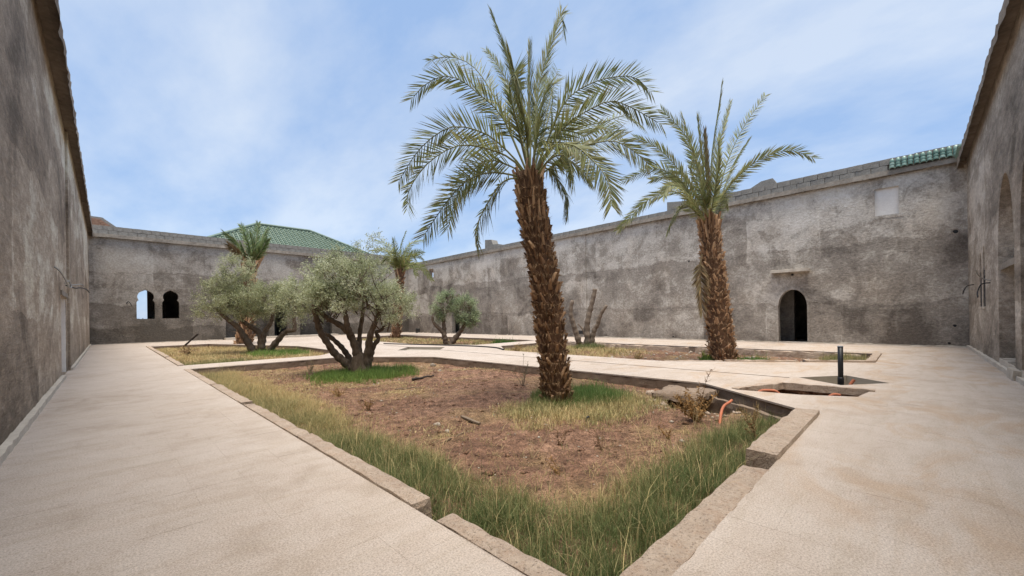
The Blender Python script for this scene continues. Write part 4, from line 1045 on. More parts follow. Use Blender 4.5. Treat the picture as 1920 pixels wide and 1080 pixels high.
D = {"big":[[[-0.305,0.307,3.999],[-0.571,0.772,5.305],[-0.648,1.049,5.891],[-0.764,1.364,6.344],[-0.952,1.751,6.592],[-1.168,2.167,6.622]],[[-0.305,0.307,3.999],[-0.617,0.668,5.127],[-0.909,1.009,5.604],[-1.119,1.267,5.876],[-1.303,1.499,5.963],[-1.521,1.765,5.841],[-1.698,1.991,5.57]],[[-0.305,0.307,3.999],[-0.218,0.644,5.553],[-0.177,1.028,6.735],[-0.146,1.423,7.665]],[[-0.305,0.307,3.999],[-0.235,0.803,5.737],[-0.135,1.27,6.552],[-0.04,1.742,7.149]],[[-0.305,0.307,3.999],[-0.599,0.13,4.784],[-0.918,-0.023,5.223],[-1.253,-0.158,5.638]],[[-0.305,0.307,3.999],[-0.726,0.198,4.766],[-1.082,0.024,5.178],[-1.292,-0.297,5.226],[-1.5,-0.619,4.755]],[[-0.305,0.307,3.999],[-0.217,0.36,4.821],[-0.146,0.43,5.707],[-0.066,0.491,6.594]],[[-0.277,0.278,3.998],[-0.196,0.268,4.797],[-0.122,0.265,5.524],[0.004,0.208,6.134],[0.197,0.085,6.751],[0.318,0.035,7.157],[0.403,0.02,6.861]],[[-0.277,0.278,3.998],[0.178,0.435,4.967],[0.647,0.578,5.937],[1.101,0.737,6.773]],[[-0.277,0.278,3.998],[0.088,0.029,5.055],[0.336,-0.101,5.552],[0.675,-0.324,5.846],[1.049,-0.582,6.016],[1.428,-0.845,6.059],[1.724,-1.025,5.819]],[[-0.277,0.278,3.998],[0.092,-0.121,4.881],[0.337,-0.395,5.151],[0.666,-0.754,5.357],[0.904,-1.022,5.24],[1.275,-1.423,4.907]],[[-0.277,0.278,3.998],[0.208,0.132,4.708],[0.708,-0.031,5.152],[1.257,-0.242,5.348],[1.794,-0.442,5.595],[2.28,-0.59,5.47]],[[-0.277,0.278,3.998],[-0.02,-0.15,4.473],[0.192,-0.533,4.496],[0.421,-0.933,4.517],[0.555,-1.239,4.307],[0.653,-1.507,3.99]],[[-0.277,0.278,3.998],[-0.227,-0.112,4.466],[-0.145,-0.535,4.398],[-0.136,-0.884,4.07],[-0.168,-1.192,3.654],[-0.34,-1.36,3.179]],[[-0.277,0.278,3.957],[-0.005,0.182,4.245],[0.239,0.115,4.077],[0.456,0.073,3.859],[0.578,0.128,3.468]],[[-0.277,0.278,3.957],[-0.38,-0.232,4.192],[-0.54,-0.686,4.055],[-0.818,-1.021,3.529]],[[-0.306,0.307,3.958],[-0.483,0.415,4.269],[-0.8,0.662,4.659],[-1.058,0.851,4.822],[-1.427,1.151,4.866],[-1.823,1.478,4.494],[-2.133,1.719,3.89]],[[-0.306,0.307,3.958],[-0.612,0.402,4.272],[-0.994,0.574,4.416],[-1.473,0.843,4.438],[-1.913,1.073,4.118],[-2.236,1.185,3.624],[-2.35,1.086,3.261]],[[-0.306,0.307,3.958],[-0.564,0.397,4.022],[-0.957,0.622,4.045],[-1.314,0.81,3.891],[-1.636,0.964,3.511],[-2.0,1.16,2.889]],[[-0.306,0.307,3.958],[-0.332,0.561,4.224],[-0.576,1.032,4.482],[-0.684,1.368,4.396],[-0.837,1.749,3.926],[-0.88,2.019,3.306]],[[-0.306,0.308,3.937],[-0.622,0.398,3.968],[-0.903,0.454,3.819],[-1.179,0.504,3.425],[-1.408,0.508,3.01],[-1.523,0.396,2.664]],[[-0.291,0.293,3.999],[0.319,0.436,5.186],[0.836,0.672,6.045],[1.155,1.108,6.836]],[[-0.291,0.293,3.999],[-0.005,0.856,5.225],[0.169,1.531,6.277],[0.644,1.905,6.97]],[[-0.277,0.278,3.998],[0.181,0.328,4.761],[0.685,0.332,5.27],[1.303,0.222,5.244],[1.849,0.183,5.596],[2.484,0.055,5.604]],[[-0.305,0.307,3.999],[-0.478,0.291,5.12],[-0.709,0.334,5.607],[-0.938,0.376,5.764]],[[-0.277,0.278,3.998],[-0.306,0.071,5.019],[-0.345,-0.126,5.403],[-0.365,-0.342,5.46]],[[-0.306,0.307,3.958],[-0.275,0.844,4.788],[-0.308,1.444,5.329],[0.031,1.67,5.898]],[[-0.277,0.278,3.957],[0.299,0.266,4.388],[0.806,0.324,4.67],[1.396,0.298,4.535],[1.835,0.424,4.475]]],"second":[[[-0.3,0.301,4.619],[-0.13,0.308,5.111],[0.052,0.302,6.828],[0.369,0.161,8.573],[0.593,0.113,9.474]],[[-0.267,0.269,4.618],[0.101,0.253,5.142],[0.452,0.254,6.922],[0.903,0.156,8.18],[1.343,0.068,9.104]],[[-0.267,0.269,4.618],[-0.052,0.159,5.187],[0.304,-0.093,6.595],[0.794,-0.479,7.83],[1.419,-1.001,8.952]],[[-0.267,0.269,4.618],[0.469,0.237,5.301],[1.368,0.043,6.812],[2.345,-0.23,7.948]],[[-0.267,0.269,4.618],[-0.152,0.04,5.235],[0.218,-0.446,6.02],[0.709,-1.053,6.613],[1.251,-1.712,6.793],[1.681,-2.257,6.509]],[[-0.332,0.334,4.62],[-0.345,0.453,5.193],[-0.417,0.632,6.517],[-0.593,0.915,7.578],[-1.07,1.501,8.487]],[[-0.332,0.334,4.62],[-0.602,0.322,5.027],[-0.926,0.363,6.135],[-1.31,0.467,6.945],[-1.69,0.564,7.711]],[[-0.332,0.334,4.62],[-0.222,0.542,5.141],[-0.51,1.151,6.447],[-0.82,1.781,7.358],[-1.186,2.468,7.856]],[[-0.332,0.334,4.62],[-0.679,0.47,4.952],[-1.268,0.849,5.91],[-1.979,1.351,6.227],[-2.82,1.984,5.818]],[[-0.365,0.367,4.62],[-0.543,0.475,4.886],[-1.135,0.999,5.568],[-1.828,1.625,5.339],[-2.601,2.331,4.344]],[[-0.365,0.367,4.62],[-0.982,0.278,4.683],[-1.856,0.448,5.333],[-2.678,0.565,5.349],[-3.314,0.495,4.878]],[[-0.365,0.367,4.574],[-0.722,0.371,4.654],[-1.352,0.651,5.045],[-1.854,0.801,4.635],[-2.27,0.864,4.083]],[[-0.3,0.301,4.619],[-0.78,0.217,4.973],[-1.249,0.121,6.164],[-1.771,0.079,7.457]],[[-0.235,0.236,4.618],[0.395,0.218,4.999],[1.004,0.22,5.692],[1.54,0.295,5.464]],[[-0.3,0.301,4.619],[-0.292,0.294,5.354],[-0.326,0.328,6.457],[-0.366,0.368,7.606]],[[-0.28,0.282,4.618],[-0.763,0.011,5.111],[-1.2,-0.306,6.059],[-1.765,-0.494,6.591]],[[-0.332,0.334,4.62],[-1.15,0.21,5.253],[-2.071,0.191,5.89],[-2.64,-0.182,6.037]],[[-0.255,0.256,4.618],[0.718,0.224,5.538],[1.727,0.155,6.228],[2.839,-0.018,7.172]],[[-0.397,0.399,4.621],[-0.201,0.911,5.506],[-0.168,1.587,6.449],[-0.177,2.305,6.528]],[[-0.786,0.365,3.475],[-0.87,0.402,3.023],[-0.893,0.377,2.304],[-0.91,0.347,1.571]]],"far":[[[0.272,-0.273,5.016],[0.453,0.017,6.019],[0.688,0.254,7.46],[1.171,0.241,8.753]],[[0.272,-0.273,5.016],[0.514,-0.281,6.131],[1.053,-0.586,7.527],[1.949,-1.25,7.958]],[[0.253,-0.254,5.017],[0.016,-0.489,6.065],[-0.286,-0.658,6.959],[-0.567,-0.848,7.793]],[[0.233,-0.235,5.017],[0.141,0.0,6.129],[-0.279,0.564,7.529],[-0.956,1.387,7.949]],[[0.233,-0.235,5.017],[-0.093,-0.285,6.078],[-0.835,0.083,6.995],[-1.644,0.518,6.896]],[[0.31,-0.312,5.015],[0.747,-0.278,6.151],[1.618,-0.682,7.022],[2.216,-0.81,6.998]],[[0.31,-0.312,5.015],[0.467,-0.753,5.94],[1.036,-1.609,6.575],[1.471,-2.329,5.968]],[[0.31,-0.312,5.015],[0.57,-0.573,5.831],[1.438,-1.445,5.813],[2.139,-2.151,4.595]],[[0.233,-0.235,5.017],[-0.243,-0.417,5.916],[-0.943,-0.375,6.26],[-1.453,-0.524,5.803]],[[0.233,-0.235,5.017],[0.356,0.115,6.021],[0.034,0.911,6.077],[0.19,1.227,5.207]],[[0.272,-0.273,5.016],[0.071,-0.922,6.158],[-0.139,-1.561,6.728],[0.007,-2.559,6.813]],[[0.272,-0.273,5.016],[-0.084,-0.671,6.172],[-0.63,-0.879,6.761],[-1.174,-1.089,6.613]],[[0.291,-0.293,5.016],[0.402,-1.113,5.628],[0.515,-1.936,5.688],[0.422,-2.552,4.835]],[[0.272,-0.273,5.016],[0.821,-0.163,6.586],[1.562,-0.247,6.789],[2.203,-0.23,5.713]]],"thin":[[[0.382,-0.384,4.921],[0.377,-0.238,5.319],[0.244,0.039,6.347],[-0.011,0.436,7.338]],[[0.382,-0.384,4.921],[0.488,-0.112,5.344],[0.704,0.048,6.406],[0.89,0.24,7.579]],[[0.398,-0.401,4.921],[0.452,-0.455,5.253],[0.729,-0.733,6.058],[1.048,-1.054,6.981]],[[0.409,-0.411,4.92],[0.475,-0.714,5.179],[0.737,-1.213,5.758],[0.911,-1.624,6.284]],[[0.375,-0.377,4.921],[0.284,-0.664,5.261],[0.142,-0.899,5.966],[-0.113,-1.021,6.634]],[[0.388,-0.39,4.921],[0.334,-0.809,5.343],[0.255,-1.202,5.938],[0.079,-1.498,6.517]],[[0.398,-0.401,4.921],[0.574,-0.104,5.449],[0.839,0.101,6.087],[1.11,0.302,6.79]],[[0.314,-0.316,4.922],[0.099,-0.005,5.319],[-0.214,0.404,6.151],[-0.751,1.038,6.872]],[[0.314,-0.316,4.875],[-0.024,-0.212,5.284],[-0.359,-0.112,5.639],[-0.722,0.017,6.014]],[[0.331,-0.333,4.922],[0.101,-0.575,5.254],[-0.108,-0.837,5.575],[-0.282,-1.135,5.885]]],"olive2":[[[-0.083,0.083,-0.017],[-0.216,0.147,0.194],[-0.517,0.378,0.567],[-0.675,0.466,0.854],[-0.858,0.579,1.258],[-0.943,0.593,1.656],[-0.999,0.579,1.972]],[[-0.082,0.083,0.064],[-0.117,0.277,0.338],[-0.24,0.56,0.701],[-0.454,0.935,1.053],[-0.484,1.125,1.134]],[[-0.026,0.026,-0.018],[-0.057,0.029,0.592],[-0.175,0.119,1.039],[-0.351,0.268,1.325],[-0.724,0.615,1.655],[-0.898,0.761,1.979]],[[-0.179,0.109,1.08],[-0.282,0.095,1.325],[-0.369,0.064,1.764],[-0.524,0.101,2.277]],[[0.047,0.094,0.009],[0.131,0.246,1.023],[0.271,0.342,1.645],[0.382,0.467,2.285]],[[0.117,-0.117,-0.021],[0.169,-0.205,0.628],[0.22,-0.292,1.152],[0.355,-0.463,1.633],[0.405,-0.549,2.113]],[[0.146,-0.147,0.019],[0.3,-0.202,0.7],[0.456,-0.26,0.959],[0.442,-0.146,1.142],[0.593,-0.199,1.22],[0.762,-0.27,1.549]]],"olive1":[[[-0.107,0.108,-0.091],[-0.407,0.303,0.65],[-0.706,0.497,1.241],[-1.087,0.773,1.655],[-1.423,1.005,2.122]],[[0.079,-0.079,-0.095],[0.134,0.007,0.632],[0.081,0.202,0.984],[-0.474,0.901,1.588],[-0.698,1.268,2.132]],[[0.102,-0.103,0.168],[0.253,-0.16,0.984],[0.484,-0.298,1.449],[0.593,-0.313,2.098]],[[0.265,-0.266,-0.07],[0.673,-0.734,0.627],[0.953,-1.072,1.031],[1.188,-1.364,1.085],[1.161,-1.394,1.783],[1.215,-1.505,2.303]]],"small":[[[-0.053,0.053,-0.082],[-0.125,0.055,0.198],[-0.279,0.139,0.663],[-0.658,0.449,1.221],[-0.748,0.468,1.589]],[[-0.078,0.078,0.011],[-0.098,0.169,0.286],[-0.095,0.237,0.839],[-0.091,0.304,1.581],[-0.088,0.372,2.14]],[[0.064,-0.064,-0.084],[0.395,-0.397,0.462],[0.661,-0.664,1.01],[0.796,-0.8,1.56]]],"dead":[[[-0.089,0.09,0.037],[-0.108,0.108,0.986],[0.012,-0.012,1.774],[0.13,-0.131,2.403],[0.19,-0.191,2.836]],[[0.021,-0.021,-0.044],[0.098,-0.169,0.746],[0.17,-0.312,1.059],[0.27,-0.485,1.606],[0.424,-0.71,1.993]],[[0.018,0.691,0.089],[-0.172,0.882,1.065],[-0.28,0.99,1.715],[-0.199,0.909,2.296]],[[-0.169,0.17,0.434],[-0.235,0.307,0.83],[-0.347,0.491,1.109]],[[0.152,-0.295,1.02],[0.253,-0.396,1.097]]],"bases":{"big":[5.709,4.559,-0.17],"second":[14.446,4.476,-0.17],"far":[16.596,29.904,-0.12],"thin":[5.838,28.62,-0.12],"olive2":[5.023,11.11,-0.17],"olive1":[5.052,22.048,-0.17],"small":[14.027,19.25,-0.12],"dead":[17.04,11.452,-0.12]},"trunk_big":[[0.012,-0.012,-0.125],[-0.028,0.028,0.596],[-0.087,0.087,1.462],[-0.165,0.166,2.425],[-0.252,0.253,3.195],[-0.306,0.307,3.869],[-0.31,0.312,4.109]],"trunk_second":[[-0.001,0.001,-0.124],[-0.077,0.078,0.976],[-0.163,0.164,2.396],[-0.239,0.241,3.461],[-0.28,0.282,4.348],[-0.289,0.291,4.703]],"trunk_far":[[-0.001,0.001,-0.087],[0.106,-0.107,1.389],[0.216,-0.217,3.125],[0.295,-0.297,4.862],[0.273,-0.275,5.732]],"trunk_thin":[[-0.07,0.071,-0.224],[0.107,-0.107,1.542],[0.214,-0.215,3.149],[0.25,-0.251,4.435],[0.37,-0.372,5.076]]}
bs = D['bases']
G1 = (.285, .305, .13)
palm('palm_tree', 'big date palm with shaggy brown trunk in the nearest planter', bs['big'], D['trunk_big'], .27, .25, [f for k, f in enumerate(D['big']) if k not in (22, 24, 26)], .44, 84, 300, .72, G1, .024, fib=5200, start=.22, hug=.14, small=420, top_frac=.70, narrow={2: .35, 3: .45, 4: .6, 6: .3, 7: .42})
palm('palm_tree', 'second date palm with neatly cut trunk before the arched door wall', bs['second'], D['trunk_second'], .44, .31, D['second'], .44, 84, 290, 1.0, (.335, .35, .155), .036, dead_idx=(14, 19), fib=2600, hug=.07, blen=.72, asc=.8, small=300, narrow={0: .6, 1: .6, 6: .75, 12: .75, 14: .3})
palm('palm_tree', 'slim far date palm in the corner behind the large olive', bs['far'], D['trunk_far'], .40, .36, D['far'], .56, 60, 90, 1.6, (.27, .30, .11), .055, fib=400, hug=.1, blen=.7)
palm('palm_tree', 'stubby young palm with upright tuft behind the left olive', bs['thin'], D['trunk_thin'], .46, .40, D['thin'], .52, 64, 90, 1.7, (.20, .275, .11), .055, asc=.8, dead_idx=(8,), fib=700, hug=.12, blen=.8)

# ------------------------------------------------------------------ olives and the dead trunk
def limb_mesh(paths, radii, seed, knots=.16, n=10):
    mb = MB()
    for k, p in enumerate(paths):
        m = 8 + 5 * len(p); S = spline(p, m); r0, r1 = radii[k]
        R = [(r0 + (r1 - r0) * (i / (m - 1)) ** .8) * (1 + .12 * math.sin(i * 1.7 + k * 2.1 + seed)) for i in range(m)]
        mb.tube([Vector(s) for s in S], R, n, True, knots, seed + k)
    return mb
def foliage(name, parent, lumps, n_twig, leaves, leaf_len, cols, seed, twigs_mat, updir=.55, sprigs=()):
    """thousands of single leaves in pairs along fine twigs, gathered in clumps"""
    rng = np.random.default_rng(seed)
    lum = np.array([l[:6] for l in lumps], float)
    vol = lum[:, 3] * lum[:, 4] * lum[:, 5]; pr = vol ** .8 / np.sum(vol ** .8)
    # clump centres inside each lump, more of them near its skin
    CL = []; 
    nc = max(40, n_twig // 14)
    ids = rng.choice(len(lum), nc, p=pr)
    d = rng.normal(size=(nc, 3)); d /= np.linalg.norm(d, axis=1)[:, None]
    rr = rng.uniform(.3, 1.0, nc) ** .5
    ctr = lum[ids, :3] + d * lum[ids, 3:6] * rr[:, None]
    tone = rng.normal(0, .24, nc)
    cid = rng.integers(0, nc, n_twig)
    cc = lum[ids[cid], :3]
    b = ctr[cid] + rng.normal(0, 1, (n_twig, 3)) * lum[ids[cid], 3:6] * .105
    od = b - cc; od /= np.linalg.norm(od, axis=1)[:, None] + 1e-6
    td = od * .75 + np.array([0, 0, updir]) + rng.normal(0, .5, (n_twig, 3)); td /= np.linalg.norm(td, axis=1)[:, None]
    tl = rng.uniform(.7, 1.5, n_twig) * leaf_len * 3.2
    tn = tone[cid]
    if len(sprigs):
        sb = []; st = []; sl = []
        for (x, y, z, dx_, dy_, dz_, L, k) in sprigs:
            for q in range(k):
                t = rng.uniform(0, 1); sb.append(np.array([x, y, z]) + np.array([dx_, dy_, dz_]) * L * t + rng.normal(0, .05, 3)); v = np.array([dx_, dy_, dz_]) * .8 + rng.normal(0, .55, 3); st.append(v / np.linalg.norm(v)); sl.append(leaf_len * 2.6)
        b = np.vstack([b, sb]); td = np.vstack([td, st]); tl = np.concatenate([tl, sl]); tn = np.concatenate([tn, np.zeros(len(sb))])
    n = len(b)
    ti = np.repeat(np.arange(n), leaves); m = len(ti)
    t = np.tile((np.arange(leaves) + .5) / leaves, n) + rng.normal(0, .05, m)
    p = b[ti] + td[ti] * (tl[ti] * t)[:, None]
    rv = rng.normal(size=(m, 3)); sdir = rv - td[ti] * np.sum(rv * td[ti], axis=1)[:, None]; sdir /= np.linalg.norm(sdir, axis=1)[:, None]
    ld = td[ti] * .55 + sdir * .85; ld /= np.linalg.norm(ld, axis=1)[:, None]
    w = np.cross(ld, rng.normal(size=(m, 3))); w /= np.linalg.norm(w, axis=1)[:, None]
    L = leaf_len * rng.uniform(.7, 1.25, m); ww_ = L * .115
    a = p; tip = p + ld * L[:, None]; m1 = p + ld * (L * .5)[:, None] + w * ww_[:, None]; m2 = p + ld * (L * .5)[:, None] - w * ww_[:, None]
    V = np.stack([a, m1, tip, m2], axis=1).reshape(-1, 3)
    k0 = np.arange(m) * 4
    Tt = np.concatenate([np.stack([k0, k0 + 1, k0 + 2], 1), np.stack([k0, k0 + 2, k0 + 3], 1)])
    c0, c1, c2 = [np.array(c) for c in cols]
    f = np.clip(rng.normal(.5, .24, m) + tn[ti], 0, 1)[:, None]
    C = np.where(f < .5, c0 + (c1 - c0) * f * 2, c1 + (c2 - c1) * (f * 2 - 1))
    C = np.repeat(C, 4, axis=0)
    o = link(name, tri_mesh(name, V, Tt, C), M['leaf'], parent); o['kind'] = 'stuff'
    # twig wood
    sel = rng.choice(n, min(n, 1400), replace=False); q = b[sel]; e = q + td[sel] * tl[sel][:, None]
    q0 = q - td[sel] * (tl[sel] * .8)[:, None]
    wv = np.cross(td[sel], rng.normal(size=(len(sel), 3))); wv /= np.linalg.norm(wv, axis=1)[:, None]; wv *= .0045 * leaf_len / .06
    V = np.stack([q0 - wv, q0 + wv, e], 1).reshape(-1, 3); k0 = np.arange(len(sel)) * 3
    o = link('twigs', tri_mesh('twigs', V, np.stack([k0, k0 + 1, k0 + 2], 1)), M['olive_bark'], parent); o['kind'] = 'stuff'
OL = ((.15, .170, .08), (.42, .45, .25), (.68, .70, .50))
def loc2(r, z, dep=0): v = RGT * r + FWD * dep; return (v.x, v.y, z)
def lump(r, z, dep, a, bz, c=None):
    p = loc2(r, z, dep); return (p[0], p[1], p[2], a, a if c is None else c, bz)
t2 = empty('olive_tree', bs['olive2']); tag(t2, 'large olive tree with five spreading limbs in the nearest planter', 'tree', 'olive trees')
limb_mesh(D['olive2'], [(.13, .065), (.10, .055), (.15, .05), (.095, .04), (.10, .04), (.14, .045), (.11, .035)], 1).build('trunk', M['olive_bark'], t2, True)
mb = MB(); mb.tube([Vector(loc2(.02, -.15)), Vector(loc2(.01, .10)), Vector(loc2(-.02, .42)), Vector(loc2(.0, .62))], [.34, .26, .20, .09], 16, True, .35, 5); mb.build('stump', M['olive_bark'], t2, True)
br = MB(); rr_ = random.Random(5)
for k in range(46):
    s = random.Random(k).choice([(-1.0, 1.75), (-.6, 1.9), (-.25, 2.0), (.1, 2.1), (.55, 1.9), (.75, 1.5)])
    a = Vector(loc2(s[0] + rr_.uniform(-.2, .2), s[1] - .15 + rr_.uniform(-.2, .2), rr_.uniform(-.4, .4))); e = a + Vector(loc2(rr_.uniform(-.7, .7), rr_.uniform(.3, 1.1), rr_.uniform(-.7, .7)))
    br.tube([a, (a + e) / 2 + Vector((rr_.uniform(-.1, .1), rr_.uniform(-.1, .1), .05)), e], [.022, .014, .006], 5)
br.build('branches', M['olive_bark'], t2, True)
L2 = [lump(-1.68, 1.95, 0, .30, .36), lump(-1.35, 2.15, -.1, .62, .50), lump(-.85, 2.55, .2, .75, .62), lump(-.25, 2.60, -.4, .80, .65), lump(.22, 2.55, .3, .66, .58), lump(.93, 2.0, -.1, .56, .48), lump(1.15, 1.85, .2, .42, .42),
      lump(-.55, 2.05, -.5, .70, .36), lump(.25, 2.1, .4, .8, .4), lump(-1.1, 1.85, .3, .5, .3), lump(-.15, 3.0, .1, .45, .36), lump(.30, 2.92, .0, .30, .30), lump(.85, 1.62, -.25, .30, .30)]
sp2 = [(*loc2(.05, 3.1), *loc2(-.12, .95, .1), .75, 34), (*loc2(.5, 3.1), *loc2(.12, .95, 0), .85, 34), (*loc2(-.5, 3.0), *loc2(-.1, .95, 0), .6, 26), (*loc2(.3, 3.3), *loc2(.05, .95, .1), .6, 26), (*loc2(.8, 3.1), *loc2(.25, .9, .1), .5, 20)]
foliage('crown', t2, L2, 5200, 9, .068, OL, 21, None, sprigs=sp2)
t1 = empty('olive_tree', bs['olive1']); tag(t1, 'leaning olive tree with sparse grey crown before the young palm', 'tree', 'olive trees')
limb_mesh(D['olive1'], [(.19, .07), (.20, .06), (.17, .06), (.17, .06)], 7).build('trunk', M['olive_bark'], t1, True)
L1 = [lump(-1.9, 2.6, 0, .85, .75), lump(-1.2, 2.9, .3, .95, .9), lump(-.6, 2.4, -.3, .95, .7), lump(.1, 2.5, .2, .95, .75), lump(.75, 2.4, 0, .8, .7), lump(1.5, 2.3, -.2, .65, .85), lump(-1.1, 3.8, .2, .7, .75), lump(-1.7, 3.2, 0, .7, .6), lump(-2.0, 2.0, -.2, .6, .35), lump(.5, 3.2, .3, .6, .5), lump(1.75, 1.6, 0, .45, .5), lump(-.4, 1.75, .2, .9, .4)]
foliage('crown', t1, L1, 4700, 9, .088, ((.14, .155, .07), (.38, .40, .205), (.61, .62, .41)), 22, None, sprigs=[(*loc2(-1.2, 4.0), *loc2(-.1, .9, 0), .6, 20), (*loc2(1.5, 3.0), *loc2(.2, .9, 0), .7, 24)])
t3 = empty('olive_tree', bs['small']); tag(t3, 'small far olive with two rounded clipped crowns', 'tree', 'olive trees')
limb_mesh(D['small'], [(.17, .07), (.17, .07), (.20, .08)], 9).build('trunk', M['olive_bark'], t3, True)
L3 = [lump(-.25, 2.15, 0, .55, .72), lump(-.55, 1.7, .1, .35, .4), lump(1.05, 1.85, 0, .72, .85), lump(1.25, 1.4, -.1, .5, .45), lump(.1, 2.5, 0, .38, .45)]
foliage('crown', t3, L3, 1900, 9, .095, ((.12, .165, .075), (.30, .37, .19), (.52, .58, .38)), 23, None)
t4 = empty('dead_tree', bs['dead']); tag(t4, 'bare sawn-off dead trunk with three stems beside the big palm', 'tree')
limb_mesh(D['dead'], [(.17, .10), (.14, .075), (.16, .09), (.05, .03), (.05, .035)], 11, .22).build('trunk', M['dead_bark'], t4, True)

# ------------------------------------------------------------------ grass and straw
def blades(name, label, n, samp, h, w, cols, seed, lean=.55, tuft=.0, per=1, mat='grass', jit=.03, seg2=True, upz=0.0):
    """samp(rng, k) -> (k,2) ground points and (k,) height factors and (k,) tone 0..1"""
    rng = np.random.default_rng(seed)
    nt = max(1, n // per)
    xy, hf, tone = samp(rng, nt)
    off = rng.normal(0, jit, (len(xy) * per, 2)); xy = np.repeat(xy, per, axis=0) + off; hf = hf * rng.uniform(.6, 1.3, len(hf)); tone = tone + rng.normal(0, .13, len(tone)); hf = np.repeat(hf, per); tone = np.repeat(tone, per)
    m = len(xy); z = np.array([soil_z(a, b) for a, b in xy]) - .012 + upz
    base = np.column_stack([xy, z])
    az = np.arctan2(off[:, 1], off[:, 0]) + rng.normal(0, 1.3, m); ln = np.abs(rng.normal(0, lean, m))
    H = h * hf * rng.lognormal(0, .28, m)
    d = np.column_stack([np.cos(az), np.sin(az), np.zeros(m)])
    up = np.array([0, 0, 1.0])
    l1 = (up + d * (ln * .45)[:, None]); l1 /= np.linalg.norm(l1, axis=1)[:, None]
    l2 = (up * .8 + d * (ln * 1.5)[:, None]); l2 /= np.linalg.norm(l2, axis=1)[:, None]
    side = np.column_stack([-np.sin(az + rng.normal(0, .9, m)), np.cos(az), np.zeros(m)]); ww_ = (w * rng.uniform(.6, 1.3, m))[:, None]
    mid = base + l1 * (H * .5)[:, None]; tip = mid + l2 * (H * .55)[:, None]
    V = np.stack([base - side * ww_ * .5, base + side * ww_ * .5, mid - side * ww_ * .42, mid + side * ww_ * .42, tip], 1).reshape(-1, 3)
    k = np.arange(m) * 5
    T = np.concatenate([np.stack([k, k + 1, k + 3], 1), np.stack([k, k + 3, k + 2], 1), np.stack([k + 2, k + 3, k + 4], 1)])
    c = [np.array(q) for q in cols]; f = np.clip(tone + rng.normal(0, .2, m), 0, .999) * (len(c) - 1); i = f.astype(int); fr = (f - i)[:, None]
    ca = np.array(c); C = ca[i] * (1 - fr) + ca[np.minimum(i + 1, len(c) - 1)] * fr
    C *= rng.uniform(.75, 1.25, m)[:, None]
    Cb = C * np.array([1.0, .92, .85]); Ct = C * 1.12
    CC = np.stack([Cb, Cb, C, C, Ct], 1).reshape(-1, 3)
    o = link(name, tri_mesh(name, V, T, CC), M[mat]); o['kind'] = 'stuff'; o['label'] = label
    return o
def nz(x, y, s=1.0, o=0.0): return mnoise.noise(Vector((x * s + o, y * s - o, o)))
GREENS = ((.11, .155, .055), (.20, .225, .095), (.34, .315, .15), (.50, .41, .20), (.62, .49, .26))
def reject(rng, k, box, dens, tonef, hf):
    P = []; Hh = []; Tn = []
    while len(P) < k:
        x = rng.uniform(box[0], box[1]); y = rng.uniform(box[2], box[3])
        if rng.random() < dens(x, y): P.append((x, y)); Hh.append(hf(x, y)); Tn.append(tonef(x, y))
    return np.array(P), np.array(Hh), np.array(Tn)
def sm(a, b, x):
    t = min(1, max(0, (x - a) / (b - a))); return t * t * (3 - 2 * t)
# tall grass along the two near kerbs
def dA(x, y):
    if not inside((x, y), P1) or x < 1.70 or y < 1.14: return 0
    e = .45 * nz(x, y, 1.3, 3)
    wl_ = 1.05 + .25 * sm(3, 9, y) + e; left = 1 - sm(wl_ * .55, wl_, x - 1.70)
    wn_ = .92 + e * .8; near = 1 - sm(wn_ * .5, wn_, y - 1.14)
    near *= 1 - sm(6.3, 6.9, x)
    q = max(left, near); q *= .35 + .65 * sm(-.35, .25, nz(x, y, 3.2, 7)); q = max(q, .035 * (1 - sm(1.2, 2.2, min(x - 1.7, y - 1.14))))
    return q * (.9 / (1 + .10 * max(0, x + y - 4)))
def tA(x, y): return min(1, max(0, .15 + .42 * sm(2.4, 8.0, y) + .12 * sm(9, 12, y) + .22 * nz(x, y, 1.1, 9) + .42 * sm(.35, 1.1, max(min(x - 1.7, y - 1.14), 0))))
def hA(x, y): return (.75 + .5 * max(0, nz(x, y, 2.0, 1))) * (1 - .5 * sm(.6, 1.3, min(x - 1.7, y - 1.14))) * (1 + .15 * (1 - sm(2.5, 5, y + x)))
blades('grass', 'tall green and straw-coloured grass inside the two near kerbs', 92000, lambda r, k: reject(r, k, (1.68, 6.9, 1.12, 14.7), dA, tA, hA), 0.165, .0038, GREENS, 31, 1.2, per=14, jit=.042)
def ring(cx, cy, rx, ry, inn=.0):
    def d(x, y):
        q = math.hypot((x - cx) / rx, (y - cy) / ry) + .28 * nz(x, y, 1.6, 5)
        return (1 - sm(.35, 1.08, q)) if q > inn else 0
    return d
one = lambda x, y: .8 + .4 * nz(x, y, 2, 2)
blades('grass', 'bright green grass ring at the foot of the large olive', 17000, lambda r, k: reject(r, k, (3.2, 6.9, 9.2, 12.6), ring(5.05, 10.85, 1.55, 1.35), lambda x, y: .12 + .25 * nz(x, y, 1.5), one), .17, .0085, ((.16, .26, .065), (.27, .36, .10), (.19, .22, .07), (.34, .27, .11)), 32, .5, per=3, jit=.03)
blades('grass', 'green grass at the foot of the big palm', 12000, lambda r, k: reject(r, k, (4.3, 7.9, 3.1, 6.2), ring(6.35, 4.55, 1.15, .95), lambda x, y: .22 + .3 * nz(x, y, 1.5), one), .19, .0062, ((.12, .21, .06), (.22, .305, .10), (.20, .20, .07), (.38, .30, .12)), 33, .55, per=3, jit=.03)
